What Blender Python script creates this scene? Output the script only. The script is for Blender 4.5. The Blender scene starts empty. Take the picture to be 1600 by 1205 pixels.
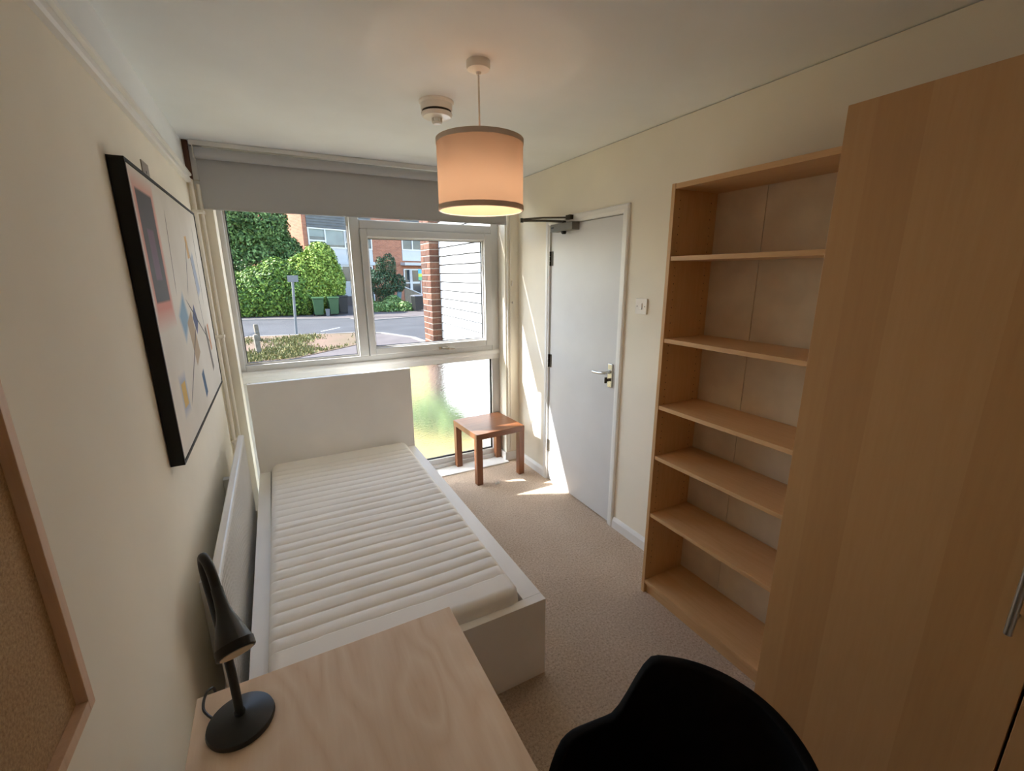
import bpy, bmesh, math, random
import numpy as np
from mathutils import Vector, Matrix, noise
random.seed(7); np.random.seed(7)
S = bpy.context.scene
COL = S.collection
PI = math.pi

# ------------------------------------------------------------------ camera
CAMX, CAMZ = 0.3528, 1.65
cam_d = bpy.data.cameras.new('camera'); cam = bpy.data.objects.new('camera', cam_d); COL.objects.link(cam)
yaw, pitch, roll = -0.4876, -0.2470, -0.0053
fw = Vector((-math.sin(yaw)*math.cos(pitch), math.cos(yaw)*math.cos(pitch), math.sin(pitch)))
rt = Vector((math.cos(yaw), math.sin(yaw), 0)); up = rt.cross(fw)
cr, sr = math.cos(roll), math.sin(roll)
r2 = rt*cr + up*sr; u2 = up*cr - rt*sr
M = Matrix((r2, u2, -fw)).transposed().to_4x4(); M.translation = (CAMX, 0, CAMZ)
cam.matrix_world = M
cam_d.sensor_fit = 'HORIZONTAL'; cam_d.sensor_width = 36; cam_d.lens = 688.5/1600*36
cam_d.clip_start = 0.02; cam_d.clip_end = 500
S.camera = cam

# ------------------------------------------------------------------ light, sky, exposure
SUN_STRENGTH, SKY_STRENGTH, EXPOSURE, BULB = 6.0, 0.28, 1.6, 40.0
S.view_settings.view_transform = 'Standard'; S.view_settings.look = 'None'
S.view_settings.exposure = EXPOSURE; S.view_settings.gamma = 1; S.view_settings.use_curve_mapping = False
S.cycles.max_bounces = 20; S.cycles.diffuse_bounces = 12; S.cycles.transmission_bounces = 12
S.cycles.glossy_bounces = 6; S.cycles.transparent_max_bounces = 24
S.cycles.sample_clamp_indirect = 8
W = bpy.data.worlds.new('sky'); S.world = W; W.use_nodes = True
wn, wl = W.node_tree.nodes, W.node_tree.links
bg = wn['Background']
sky = wn.new('ShaderNodeTexSky'); sky.sky_type = 'NISHITA'; sky.sun_disc = False
sky.sun_elevation = math.radians(41); sky.sun_rotation = math.radians(-65); sky.air_density = 1.0; sky.dust_density = 0.6; sky.ozone_density = 1.0
hsv = wn.new('ShaderNodeHueSaturation'); hsv.inputs['Saturation'].default_value = 0.9
wl.new(sky.outputs[0], hsv.inputs['Color']); wl.new(hsv.outputs[0], bg.inputs[0]); bg.inputs[1].default_value = SKY_STRENGTH
SUN_DIR = Vector((1.0, -0.47, -0.99)).normalized()
sl = bpy.data.lights.new('sun', 'SUN'); sl.energy = SUN_STRENGTH; sl.angle = math.radians(0.53); sl.color = (1, 0.965, 0.92)
so = bpy.data.objects.new('sun', sl); COL.objects.link(so)
so.rotation_euler = SUN_DIR.to_track_quat('-Z', 'Y').to_euler(); so.location = (-20, 9, 20)

# ------------------------------------------------------------------ helpers
def lin(h):
    h = h.lstrip('#'); o = []
    for i in (0, 2, 4):
        v = int(h[i:i+2], 16)/255
        o.append(v/12.92 if v <= 0.04045 else ((v+0.055)/1.055)**2.4)
    return (*o, 1)

def newmat(name):
    m = bpy.data.materials.new(name); m.use_nodes = True
    nt = m.node_tree; b = nt.nodes['Principled BSDF']
    return m, nt.nodes, nt.links, b

def mapping(n, l, scale=(1, 1, 1), rot=(0, 0, 0), gen='Object'):
    tc = n.new('ShaderNodeTexCoord'); mp = n.new('ShaderNodeMapping')
    mp.inputs['Scale'].default_value = scale; mp.inputs['Rotation'].default_value = rot
    l.new(tc.outputs[gen], mp.inputs['Vector']); return mp.outputs[0]

def noise_tex(n, l, vec, scale, detail=3, rough=0.5, dist=0.0):
    t = n.new('ShaderNodeTexNoise'); t.inputs['Scale'].default_value = scale; t.inputs['Detail'].default_value = detail
    t.inputs['Roughness'].default_value = rough; t.inputs['Distortion'].default_value = dist
    if vec is not None: l.new(vec, t.inputs['Vector'])
    return t.outputs['Fac']

def ramp(n, l, fac, stops):
    r = n.new('ShaderNodeValToRGB'); e = r.color_ramp.elements
    while len(e) < len(stops): e.new(0.5)
    for i, (p, c) in enumerate(stops): e[i].position = p; e[i].color = lin(c) if isinstance(c, str) else c
    l.new(fac, r.inputs[0]); return r.outputs[0]

def bump(n, l, b, h, strength=0.2, dist=0.01):
    bp = n.new('ShaderNodeBump'); bp.inputs['Strength'].default_value = strength; bp.inputs['Distance'].default_value = dist
    l.new(h, bp.inputs['Height']); l.new(bp.outputs[0], b.inputs['Normal'])

def mat(name, c, rough=0.5, metal=0.0, c2=None, scale=8, detail=3, sc=(1, 1, 1), bs=0.0, bscale=None, bdist=0.002, spec=0.5, lo=0.35, hi=0.65):
    m, n, l, b = newmat(name)
    b.inputs['Roughness'].default_value = rough; b.inputs['Metallic'].default_value = metal; b.inputs['Specular IOR Level'].default_value = spec
    v = mapping(n, l, sc); f = noise_tex(n, l, v, scale, detail)
    if c2 is None:
        k = lin(c); c_a = (*[x*0.97 for x in k[:3]], 1); c_b = (*[min(1, x*1.03) for x in k[:3]], 1)
        l.new(ramp(n, l, f, [(lo, c_a), (hi, c_b)]), b.inputs['Base Color'])
    else:
        l.new(ramp(n, l, f, [(lo, c), (hi, c2)]), b.inputs['Base Color'])
    if bs: bump(n, l, b, noise_tex(n, l, v, bscale or scale, 4), bs, bdist)
    return m

def wood(name, c1, c2, c3, axis, rough=0.38, bands=0.0, fig=0.0, bandaxis=None, grain=0.5, fsc=3.2, fst=0.55):
    """wood foil or veneer: grain stretched along axis; bands = width of veneer strips; fig = strength of the cathedral figure"""
    m, n, l, b = newmat(name); b.inputs['Roughness'].default_value = rough
    s = [14, 14, 14]; s[axis] = 0.9
    v = mapping(n, l, s); g = noise_tex(n, l, v, 6, 6, 0.65, 0.4)
    gm = n.new('ShaderNodeMath'); gm.operation = 'MULTIPLY_ADD'; gm.inputs[1].default_value = grain; gm.inputs[2].default_value = 0.5-grain*0.5; l.new(g, gm.inputs[0]); gfac = gm.outputs[0]
    s2 = [fsc]*3; s2[axis] = fst
    v2 = mapping(n, l, s2); k = noise_tex(n, l, v2, 1.6, 2, 0.5, 0.25)
    ml = n.new('ShaderNodeMath'); ml.operation = 'MULTIPLY'; ml.inputs[1].default_value = 9
    l.new(k, ml.inputs[0]); fr = n.new('ShaderNodeMath'); fr.operation = 'PINGPONG'; fr.inputs[1].default_value = 0.5
    l.new(ml.outputs[0], fr.inputs[0])
    mx = n.new('ShaderNodeMath'); mx.operation = 'MULTIPLY_ADD'; mx.inputs[1].default_value = fig; l.new(fr.outputs[0], mx.inputs[0]); l.new(gfac, mx.inputs[2])
    fac = mx.outputs[0]
    if bands:
        tc = n.new('ShaderNodeTexCoord'); sp = n.new('ShaderNodeSeparateXYZ'); l.new(tc.outputs['Object'], sp.inputs[0])
        w = n.new('ShaderNodeMath'); w.operation = 'MULTIPLY_ADD'; w.inputs[1].default_value = 1/bands; w.inputs[2].default_value = 0.37
        l.new(sp.outputs['XYZ'[bandaxis]], w.inputs[0])
        fl = n.new('ShaderNodeMath'); fl.operation = 'FLOOR'; l.new(w.outputs[0], fl.inputs[0])
        wnz = n.new('ShaderNodeTexWhiteNoise'); wnz.noise_dimensions = '1D'; l.new(fl.outputs[0], wnz.inputs['W'])
        ad = n.new('ShaderNodeMath'); ad.operation = 'MULTIPLY_ADD'; ad.inputs[1].default_value = 0.20; l.new(wnz.outputs[0], ad.inputs[0])
        l.new(fac, ad.inputs[2]); sb = n.new('ShaderNodeMath'); sb.operation = 'SUBTRACT'; sb.inputs[1].default_value = 0.10; l.new(ad.outputs[0], sb.inputs[0])
        fac = sb.outputs[0]
    l.new(ramp(n, l, fac, [(0.25, c1), (0.5, c2), (0.8, c3)]), b.inputs['Base Color'])
    bump(n, l, b, g, 0.04, 0.001)
    return m

def glass_mat(name, tint='#FFFFFF', refl=1.0):
    m, n, l, b = newmat(name); n.remove(b)
    t = n.new('ShaderNodeBsdfTransparent'); t.inputs[0].default_value = lin(tint)
    g = n.new('ShaderNodeBsdfGlossy'); g.inputs['Roughness'].default_value = 0.02
    lw = n.new('ShaderNodeLayerWeight'); pw = n.new('ShaderNodeMath'); pw.operation = 'POWER'; pw.inputs[1].default_value = 5; l.new(lw.outputs['Facing'], pw.inputs[0])
    fr = n.new('ShaderNodeMath'); fr.operation = 'MULTIPLY_ADD'; fr.inputs[1].default_value = 0.5; fr.inputs[2].default_value = 0.03; l.new(pw.outputs[0], fr.inputs[0])
    mx = n.new('ShaderNodeMixShader'); l.new(fr.outputs[0], mx.inputs[0]); l.new(t.outputs[0], mx.inputs[1]); l.new(g.outputs[0], mx.inputs[2])
    l.new(mx.outputs[0], n['Material Output'].inputs[0]); return m

# materials ---------------------------------------------------------------
WALL = '#EFE9DA'
M_wall = mat('cream_wall_paint', WALL, 0.75, scale=2, bs=0.12, bscale=140, bdist=0.001, spec=0.25)
M_ceil = mat('ceiling_paint', '#EAEEF0', 0.8, scale=2, bs=0.1, bscale=160, bdist=0.001, spec=0.2)
M_gloss = mat('white_gloss_paint', '#E9E9E7', 0.32, scale=3)
M_door = mat('door_paint', '#D2D3D4', 0.4, scale=3, bs=0.03, bscale=60)
M_upvc = mat('window_plastic', '#D2D2D0', 0.28, scale=3)
M_gasket = mat('black_rubber_gasket', '#15171A', 0.6)
M_foil = mat('white_furniture_foil', '#F2F1EF', 0.35, scale=3)
M_black = mat('black_plastic', '#0C0E10', 0.45, scale=40)
M_shell = mat('black_chair_shell', '#030303', 0.75, scale=60, spec=0.15)
M_lampblack = mat('dark_lamp_metal', '#15191C', 0.42, scale=40)
M_chrome = mat('satin_chrome', '#C9C6BD', 0.22, 0.9, scale=30)
M_steel = mat('brushed_steel', '#B5B2AC', 0.3, 0.95, scale=60, sc=(1, 1, 12))
M_grey = mat('grey_closer_casing', '#75736E', 0.4, 0.2, scale=30)
M_plategrey = mat('grey_zinc_plate', '#A9A39B', 0.45, 0.2, scale=40)
M_bronze = mat('bronzed_arm', '#3E3830', 0.4, 0.6, scale=30)
M_plastic = mat('white_electrical_plastic', '#E6E2DA', 0.3, scale=10)
M_cream_gloss = mat('cream_pipe_paint', '#EBE6DB', 0.35, scale=4)
M_bare = mat('bare_timber', '#6B4632', 0.7, c2='#543423', scale=6, sc=(8, 8, 1))
M_canvasframe = mat('black_picture_frame', '#0A0D0E', 0.5, scale=30, spec=0.3)
M_led = mat('lamp_diffuser', '#D9CDB8', 0.5)

m, n, l, b = newmat('carpet'); M_carpet = m
b.inputs['Roughness'].default_value = 0.95; b.inputs['Specular IOR Level'].default_value = 0.1
v = mapping(n, l); f1 = noise_tex(n, l, v, 95, 5, 0.8); f2 = noise_tex(n, l, v, 3, 3)
c_a = ramp(n, l, f1, [(0.33, '#B39C86'), (0.5, '#DBC7B2'), (0.66, '#EDDECD')])
c_b = ramp(n, l, f2, [(0.3, '#F2F0EE'), (0.7, '#FFFFFF')])
mx = n.new('ShaderNodeMix'); mx.data_type = 'RGBA'; mx.blend_type = 'MULTIPLY'; mx.inputs[0].default_value = 1
l.new(c_a, mx.inputs[6]); l.new(c_b, mx.inputs[7]); l.new(mx.outputs[2], b.inputs['Base Color'])
bump(n, l, b, f1, 0.9, 0.010)

m, n, l, b = newmat('blind_fabric'); M_blind = m
b.inputs['Roughness'].default_value = 0.85; v = mapping(n, l, (1, 1, 1)); f1 = noise_tex(n, l, v, 900, 2)
l.new(ramp(n, l, f1, [(0.3, '#ADADAF'), (0.7, '#BBBBBC')]), b.inputs['Base Color']); bump(n, l, b, f1, 0.2, 0.001)

m, n, l, b = newmat('mattress_cloth'); M_matt = m
b.inputs['Roughness'].default_value = 0.9; b.inputs['Specular IOR Level'].default_value = 0.15
v = mapping(n, l); f1 = noise_tex(n, l, v, 500, 2); f2 = noise_tex(n, l, v, 4, 3)
l.new(ramp(n, l, f2, [(0.3, '#F3F0EB'), (0.7, '#F7F5F1')]), b.inputs['Base Color']); bump(n, l, b, f1, 0.15, 0.001)

m, n, l, b = newmat('cork'); M_cork = m
b.inputs['Roughness'].default_value = 0.9; v = mapping(n, l); vo = n.new('ShaderNodeTexVoronoi'); vo.inputs['Scale'].default_value = 190; l.new(v, vo.inputs['Vector'])
l.new(ramp(n, l, noise_tex(n, l, v, 210, 4, 0.7), [(0.28, '#8A6C4A'), (0.5, '#B09069'), (0.75, '#C8AB84')]), b.inputs['Base Color']); bump(n, l, b, vo.outputs['Distance'], 0.3, 0.002)

M_ward = wood('birch_wardrobe_foil', '#BF9160', '#CA9E6B', '#D6AE7E', 2, 0.36, bands=0.095, fig=0.05, bandaxis=1, grain=0.3)
M_book = wood('birch_bookcase_foil', '#C09566', '#D1A877', '#DEBA8E', 1, 0.38, fig=0.10)
M_bookv = wood('birch_bookcase_upright', '#C09566', '#D1A877', '#DEBA8E', 2, 0.38, fig=0.10)
M_bookback = mat('bookcase_back_board', '#D8C8AC', 0.7, c2='#CDBCA0', scale=8)
M_desk = wood('birch_desk_foil', '#C6A88C', '#E3CAB1', '#EFDCC8', 1, 0.35, fig=0.5, grain=0.35, fsc=3.0, fst=1.1)
M_frameoak = wood('beech_board_frame', '#C6A182', '#D8B698', '#E4C7AC', 2, 0.5)
M_oak = wood('oiled_oak_table', '#55311D', '#774A2F', '#8C5B3B', 0, 0.3, fig=0.3)
M_oakv = wood('oiled_oak_leg', '#55311D', '#774A2F', '#8C5B3B', 2, 0.35, fig=0.2)

M_glass = glass_mat('clear_glass')
m, n, l, b = newmat('frosted_glass'); M_frost = m; n.remove(b)
rf = n.new('ShaderNodeBsdfRefraction'); rf.inputs['Roughness'].default_value = 0.08; rf.inputs['IOR'].default_value = 1.2; rf.inputs[0].default_value = (0.95, 0.96, 0.95, 1)
tl = n.new('ShaderNodeBsdfTranslucent'); tl.inputs[0].default_value = (0.9, 0.9, 0.88, 1)
v = mapping(n, l, (9, 1, 30)); nz = noise_tex(n, l, v, 3, 2)
bpn = n.new('ShaderNodeBump'); bpn.inputs['Strength'].default_value = 0.7; bpn.inputs['Distance'].default_value = 0.012; l.new(nz, bpn.inputs['Height']); l.new(bpn.outputs[0], rf.inputs['Normal'])
mx = n.new('ShaderNodeMixShader'); mx.inputs[0].default_value = 0.04; l.new(rf.outputs[0], mx.inputs[1]); l.new(tl.outputs[0], mx.inputs[2]); l.new(mx.outputs[0], n['Material Output'].inputs[0])

def fabric_shade(name, c, trans):
    m, n, l, b = newmat(name); n.remove(b)
    d = n.new('ShaderNodeBsdfDiffuse'); t = n.new('ShaderNodeBsdfTranslucent'); v = mapping(n, l, (1, 1, 1)); f = noise_tex(n, l, v, 600, 2)
    cc = ramp(n, l, f, [(0.3, c), (0.7, c)]); l.new(cc, d.inputs[0]); l.new(cc, t.inputs[0])
    mx = n.new('ShaderNodeMixShader'); mx.inputs[0].default_value = trans; l.new(d.outputs[0], mx.inputs[1]); l.new(t.outputs[0], mx.inputs[2])
    l.new(mx.outputs[0], n['Material Output'].inputs[0]); return m
M_shade = fabric_shade('lamp_shade_fabric', '#DFBFA5', 0.24)
M_trim = fabric_shade('lamp_shade_trim', '#DCCBBB', 0.13)
m, n, l, b = newmat('bulb_glow'); M_bulb = m
b.inputs['Emission Color'].default_value = (1.0, 0.79, 0.58, 1); b.inputs['Emission Strength'].default_value = BULB

# outdoors
M_asphalt = mat('asphalt', '#3A3B3D', 0.9, c2='#454648', scale=1.2, detail=6, bs=0.2, bscale=80)
M_pave = mat('pavement', '#544D4B', 0.9, c2='#5F5855', scale=2, detail=5)
M_kerb = mat('kerb_stone', '#7E7A74', 0.9, scale=6)
M_soil = mat('dry_lawn_soil', '#6E5847', 0.95, c2='#5E513A', scale=1.1, detail=6, bs=0.5, bscale=30, bdist=0.03)
M_tan = mat('dry_yard_ground', '#8F774C', 0.95, c2='#7C7840', scale=0.9, detail=5)
def leafmat(name, a, b_, c):
    m, n, l, b = newmat(name); b.inputs['Roughness'].default_value = 0.55; b.inputs['Specular IOR Level'].default_value = 0.3
    oi = n.new('ShaderNodeNewGeometry'); l.new(ramp(n, l, oi.outputs['Random Per Island'], [(0.0, a), (0.5, b_), (1.0, c)]), b.inputs['Base Color'])
    return m
M_leaf_dark = leafmat('dark_tree_leaf', '#253F1C', '#4A6835', '#83A060')
M_leaf_mid = leafmat('hedge_leaf', '#2B481D', '#55762F', '#8FAB49')
M_leaf_light = leafmat('bright_bush_leaf', '#41601F', '#759236', '#B3C45E')
M_leaf_low = leafmat('ground_plant_leaf', '#365427', '#5F7F40', '#93AA6B')
M_leaf_conifer = leafmat('garden_tree_leaf', '#1C3220', '#36523A', '#55724F')  # dark bluish green leaves of the garden tree
M_grass = leafmat('grass_blade', '#4C5526', '#66693A', '#8A7B4E')
M_bark = mat('bark', '#4A3A2C', 0.9, c2='#3A2C20', scale=8)
M_binG = mat('green_bin_plastic', '#2E502E', 0.5, scale=5)
M_binB = mat('black_bin_plastic', '#1C1E20', 0.5, scale=5)
M_binGrey = mat('grey_caddy_plastic', '#64666A', 0.5, scale=5)
M_galv = mat('galvanised_steel', '#6E7276', 0.5, 0.4, scale=20)
M_post = mat('weathered_timber', '#7A7468', 0.9, c2='#5F594E', scale=10)
M_white = mat('white_weatherboard', '#BBBEC1', 0.5, scale=3)
M_panel = mat('white_house_panel', '#BFC0C0', 0.5, scale=2)
M_slate = mat('grey_slate', '#5A5C5C', 0.7, c2='#666866', scale=3)
M_fence = mat('pale_fence_timber', '#8A7E6C', 0.85, c2='#7C705E', scale=4, sc=(6, 6, 1))
M_teal = mat('teal_board', '#4E6E74', 0.6, scale=5)
M_winglass = mat('house_window_glass', '#30373C', 0.08, c2='#454C50', scale=1.2)
M_nets = mat('pulled_down_house_blind', '#8D9690', 0.8, c2='#99A29B', scale=2)
def brickmat(name, a, b_, mort, bw=0.225, rh=0.075, rot=(0, 0, 0)):
    m, n, l, b = newmat(name); b.inputs['Roughness'].default_value = 0.9
    tc = n.new('ShaderNodeTexCoord'); sp = n.new('ShaderNodeSeparateXYZ'); l.new(tc.outputs['Object'], sp.inputs[0])
    sm = n.new('ShaderNodeMath'); sm.operation = 'ADD'; l.new(sp.outputs[0], sm.inputs[0]); l.new(sp.outputs[1], sm.inputs[1])
    cb = n.new('ShaderNodeCombineXYZ'); l.new(sm.outputs[0], cb.inputs[0]); l.new(sp.outputs[2], cb.inputs[1])
    bt = n.new('ShaderNodeTexBrick'); bt.inputs['Scale'].default_value = 1; bt.inputs['Brick Width'].default_value = bw; bt.inputs['Row Height'].default_value = rh
    bt.inputs['Mortar Size'].default_value = 0.006; bt.inputs['Color1'].default_value = lin(a); bt.inputs['Color2'].default_value = lin(b_); bt.inputs['Mortar'].default_value = lin(mort)
    l.new(cb.outputs[0], bt.inputs['Vector']); l.new(bt.outputs['Color'], b.inputs['Base Color']); return m
M_housebrick = brickmat('house_brickwork', '#B27355', '#9A6047', '#A58C7C')
M_mortar = mat('mortar', '#91887D', 0.9, scale=20)
M_brick = []
for i, (a, c) in enumerate([('#5B3828', '#482B20'), ('#643F2D', '#503022'), ('#4D2F23', '#3C251B'), ('#6C4A38', '#573A2B')]):
    M_brick.append(mat('pier_brick_%d' % i, a, 0.85, c2=c, scale=30, bs=0.4, bscale=60, bdist=0.004))

# mesh builder ------------------------------------------------------------
class MB:
    def __init__(s): s.v = []; s.f = []
    def add(s, vs, fs):
        k = len(s.v); s.v += [tuple(x) for x in vs]; s.f += [tuple(i+k for i in f) for f in fs]; return s
    def box(s, x0, x1, y0, y1, z0, z1):
        return s.add([(x0,y0,z0),(x1,y0,z0),(x1,y1,z0),(x0,y1,z0),(x0,y0,z1),(x1,y0,z1),(x1,y1,z1),(x0,y1,z1)],
                     [(3,2,1,0),(4,5,6,7),(0,1,5,4),(1,2,6,5),(2,3,7,6),(3,0,4,7)])
    def lathe(s, c, prof, n=24, axis='z', cap=True):
        vs = []; fs = []; m = len(prof)
        for r, h in prof:
            for i in range(n):
                a = 2*PI*i/n; p = (r*math.cos(a), r*math.sin(a), h)
                if axis == 'x': p = (p[2], p[0], p[1])
                if axis == 'y': p = (p[1], p[2], p[0])
                vs.append((c[0]+p[0], c[1]+p[1], c[2]+p[2]))
        for j in range(m-1):
            for i in range(n):
                k = (i+1) % n; fs.append((j*n+i, j*n+k, (j+1)*n+k, (j+1)*n+i))
        if cap: fs.append(tuple(reversed(range(n)))); fs.append(tuple(range((m-1)*n, m*n)))
        return s.add(vs, fs)
    def tube(s, pts, r, n=12, cap=True):
        pts = [Vector(p) for p in pts]; m = len(pts); rs = r if isinstance(r, (list, tuple)) else [r]*m
        t0 = (pts[1]-pts[0]).normalized(); ref = Vector((0, 0, 1)) if abs(t0.z) < 0.9 else Vector((1, 0, 0))
        nn = t0.cross(ref).normalized(); vs = []; fs = []
        for j, p in enumerate(pts):
            t = (pts[min(j+1, m-1)]-pts[max(j-1, 0)]).normalized()
            nn = (nn - t*nn.dot(t)).normalized(); bb = t.cross(nn)
            for i in range(n):
                a = 2*PI*i/n; vs.append(p+nn*(rs[j]*math.cos(a))+bb*(rs[j]*math.sin(a)))
        for j in range(m-1):
            for i in range(n):
                k = (i+1) % n; fs.append((j*n+i, j*n+k, (j+1)*n+k, (j+1)*n+i))
        if cap: fs.append(tuple(reversed(range(n)))); fs.append(tuple(range((m-1)*n, m*n)))
        return s.add(vs, fs)
    def prism(s, poly, axis, a, b):
        """poly in the two other axes (in xyz order), extruded along axis from a to b"""
        vs = []; k = len(poly)
        for h in (a, b):
            for p in poly:
                q = list(p); q.insert(axis, h); vs.append(q)
        fs = [tuple(reversed(range(k))), tuple(range(k, 2*k))]+[(i, (i+1) % k, (i+1) % k+k, i+k) for i in range(k)]
        return s.add(vs, fs)
    def grid(s, rows):
        vs = []; m = len(rows); n = len(rows[0]); [vs.extend(r) for r in rows]
        return s.add(vs, [(j*n+i, j*n+i+1, (j+1)*n+i+1, (j+1)*n+i) for j in range(m-1) for i in range(n-1)])
    def frame(s, x0, x1, z0, z1, w, y0, y1, wr=None, wt=None, wb=None):
        """rectangular frame standing in the XZ plane"""
        wr = w if wr is None else wr; wt = w if wt is None else wt; wb = w if wb is None else wb
        s.box(x0, x0+w, y0, y1, z0, z1); s.box(x1-wr, x1, y0, y1, z0, z1)
        s.box(x0+w, x1-wr, y0, y1, z1-wt, z1); s.box(x0+w, x1-wr, y0, y1, z0, z0+wb); return s

def wloc(o):
    p = Vector((0, 0, 0))
    while o is not None: p = p+o.location; o = o.parent
    return p

def build(name, mb, material, parent=None, bevel=0.0, smooth=False, segs=2, local=False, **props):
    me = bpy.data.meshes.new(name); bm = bmesh.new()
    off = Vector((0, 0, 0)) if (parent is None or local) else wloc(parent)
    vs = [bm.verts.new(Vector(p)-off) for p in mb.v]
    for f in mb.f:
        try: bm.faces.new([vs[i] for i in f])
        except ValueError: pass
    bmesh.ops.recalc_face_normals(bm, faces=bm.faces[:])
    if bevel:
        es = [e for e in bm.edges if len(e.link_faces) == 2 and e.calc_face_angle(0) > 0.5]
        bmesh.ops.bevel(bm, geom=es, offset=bevel, segments=segs, affect='EDGES', profile=0.5, clamp_overlap=True)
    bm.to_mesh(me); bm.free()
    if smooth:
        me.polygons.foreach_set('use_smooth', [True]*len(me.polygons))
        if smooth == 'auto': me.set_sharp_from_angle(angle=math.radians(35))
    me.materials.append(material)
    o = bpy.data.objects.new(name, me); COL.objects.link(o)
    if parent is not None: o.parent = parent
    for k, v in props.items(): o[k] = v
    return o

def thing(name, loc, label, cat, group=None, kind=None):
    o = bpy.data.objects.new(name, None); COL.objects.link(o); o.location = loc; o.empty_display_size = 0.1
    if label: o['label'] = label
    if cat: o['category'] = cat
    if group: o['group'] = group
    if kind: o['kind'] = kind
    return o
def struct(name, mb, material, bevel=0.0, **kw): return build(name, mb, material, None, bevel, kind='structure', **kw)
def copy_tree(o, parent=None):
    c = o.copy(); COL.objects.link(c)
    if parent is not None: c.parent = parent
    for ch in o.children: copy_tree(ch, c)
    return c
B = lambda *a: MB().box(*a)

# ------------------------------------------------------------------ room shell
R, H, WY, FY, RY = 2.19, 2.385, 3.28, 3.46, -0.55
PY = 3.335
DL, DR, DH = 2.843, 2.0725, 1.986
struct('floor', B(-0.12, R+0.15, RY-0.1, 3.60, -0.15, 0), M_carpet, label='beige short pile carpet floor')
struct('ceiling', B(-0.12, R+0.15, RY-0.1, 3.62, H, H+0.15), M_ceil, label='plain white ceiling')
struct('wall_left', B(-0.12, 0, RY-0.1, 3.525, 0, H), M_wall, label='cream painted wall with picture and corkboard')
wr = MB(); wr.box(R, R+0.12, RY-0.1, DR-0.02, 0, H-0.004); wr.box(R, R+0.12, DL+0.02, 3.60, 0, H-0.004); wr.box(R, R+0.12, DR-0.02, DL+0.02, DH+0.02, H-0.004)
struct('wall_right', wr, M_wall, label='cream painted wall with the door')
struct('wall_rear', B(-0.12, R+0.12, RY-0.1, RY, 0, H), M_wall, label='cream wall behind the camera')
wf = MB(); wf.box(0, 0.100, WY, 3.525, 0, H); wf.box(2.062, R, PY, 3.60, 0, H); wf.box(0.100, 2.062, 3.45, 3.525, 2.235, H)
struct('wall_front', wf, M_wall, label='cream pier beside the window')
struct('trim_1', B(0, 0.002, RY, WY, 2.21, H), M_ceil, label='white painted frieze above the picture rail')
pr = [(0, 2.160), (0.016, 2.160), (0.022, 2.166), (0.022, 2.184), (0.015, 2.187), (0.015, 2.191), (0.028, 2.196), (0.030, 2.204), (0.026, 2.212), (0.014, 2.214), (0.012, 2.226), (0, 2.226)]
struct('trim_2', MB().prism(pr, 1, RY, 3.215), M_gloss, label='white moulded picture rail')
struct('trim_3', B(0.003, 0.030, 3.232, WY, 2.186, H), M_bare, label='strip of bare brown timber')
tr = MB(); tr.box(0.0, 0.005, 3.216, 3.236, 2.186, H); tr.box(0.030, 0.098, 3.266, WY, 2.186, H)
struct('trim_4', tr, M_gloss, label='white strip beside the bare timber')
ph = MB(); ph.box(0.028, 0.098, 3.268, WY, 2.135, 2.165); ph.box(0.028, 0.098, 3.262, WY, 2.165, 2.180)
struct('trim_5', ph, M_gloss, label='short return of picture rail on pier')
pt = MB(); pt.box(2.074, 2.092, PY-0.012, PY, 0.09, H-0.02); pt.box(2.100, 2.112, PY-0.008, PY, 0.09, H-0.02)
struct('trim_6', pt, M_cream_gloss, 0.003, label='cream upright batten on right pier')
sk = [(R, 0), (R-0.016, 0), (R-0.016, 0.055), (R-0.010, 0.068), (R-0.004, 0.076), (R, 0.078)]
struct('baseboard_right', MB().prism(sk, 1, RY, 2.018), M_gloss, label='white skirting by the bookcase')
struct('baseboard_right.001', MB().prism(sk, 1, 2.893, PY), M_gloss, label='white skirting in window corner')
bb = MB(); bb.box(2.05, R-0.012, PY-0.014, PY, 0, 0.078); bb.box(2.046, 2.062, PY-0.014, 3.455, 0.006, 0.084)
struct('baseboard_front', bb, M_gloss, 0.003, label='white skirting round right pier')
struct('baseboard_left', B(0, 0.016, RY, WY, 0, 0.075), M_gloss, 0.003, label='white skirting below radiator')

# ------------------------------------------------------------------ window
win = thing('window_1', (1.06, FY, 0), 'white framed window of clear and frosted panes', None, kind='structure')
GY = 3.492
fr = MB(); fr.box(0.085, 0.130, FY, 3.52, 0.975, 2.26); fr.box(1.993, 2.062, FY, 3.52, 0.975, 2.26)
fr.box(0.128, 1.993, FY, 3.52, 0.995, 1.052); fr.box(0.128, 1.993, FY, 3.52, 2.218, 2.26); fr.box(0.128, 0.884, FY, 3.52, 2.064, 2.220)
build('window_frame', fr, M_upvc, win, 0.006)
build('mullion', B(0.884, 0.953, FY-0.004, 3.52, 1.05, 2.220), M_upvc, win, 0.006)
build('transom', B(0.953, 1.993, FY-0.004, 3.52, 1.974, 2.036), M_upvc, win, 0.006)
bd = MB(); bd.frame(0.128, 0.884, 1.052, 2.067, 0.014, FY+0.02, FY+0.036)
build('glazing_bead', bd, M_upvc, win, 0.003)
gk = MB(); gk.frame(0.140, 0.874, 1.062, 2.062, 0.007, GY-0.008, GY+0.008)
build('gasket', gk, M_gasket, win, label='black rubber seal')
build('pane', B(0.143, 0.872, GY-0.003, GY+0.003, 1.064, 2.064), M_glass, win)
build('pane.001', B(0.96, 1.986, GY-0.003, GY+0.003, 2.034, 2.220), M_glass, win)
cs = MB(); cs.frame(0.955, 1.991, 1.052, 1.973, 0.047, FY-0.022, 3.52, wr=0.064, wt=0.055, wb=0.055)
cas = build('casement', cs, M_upvc, win, 0.007)
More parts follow.
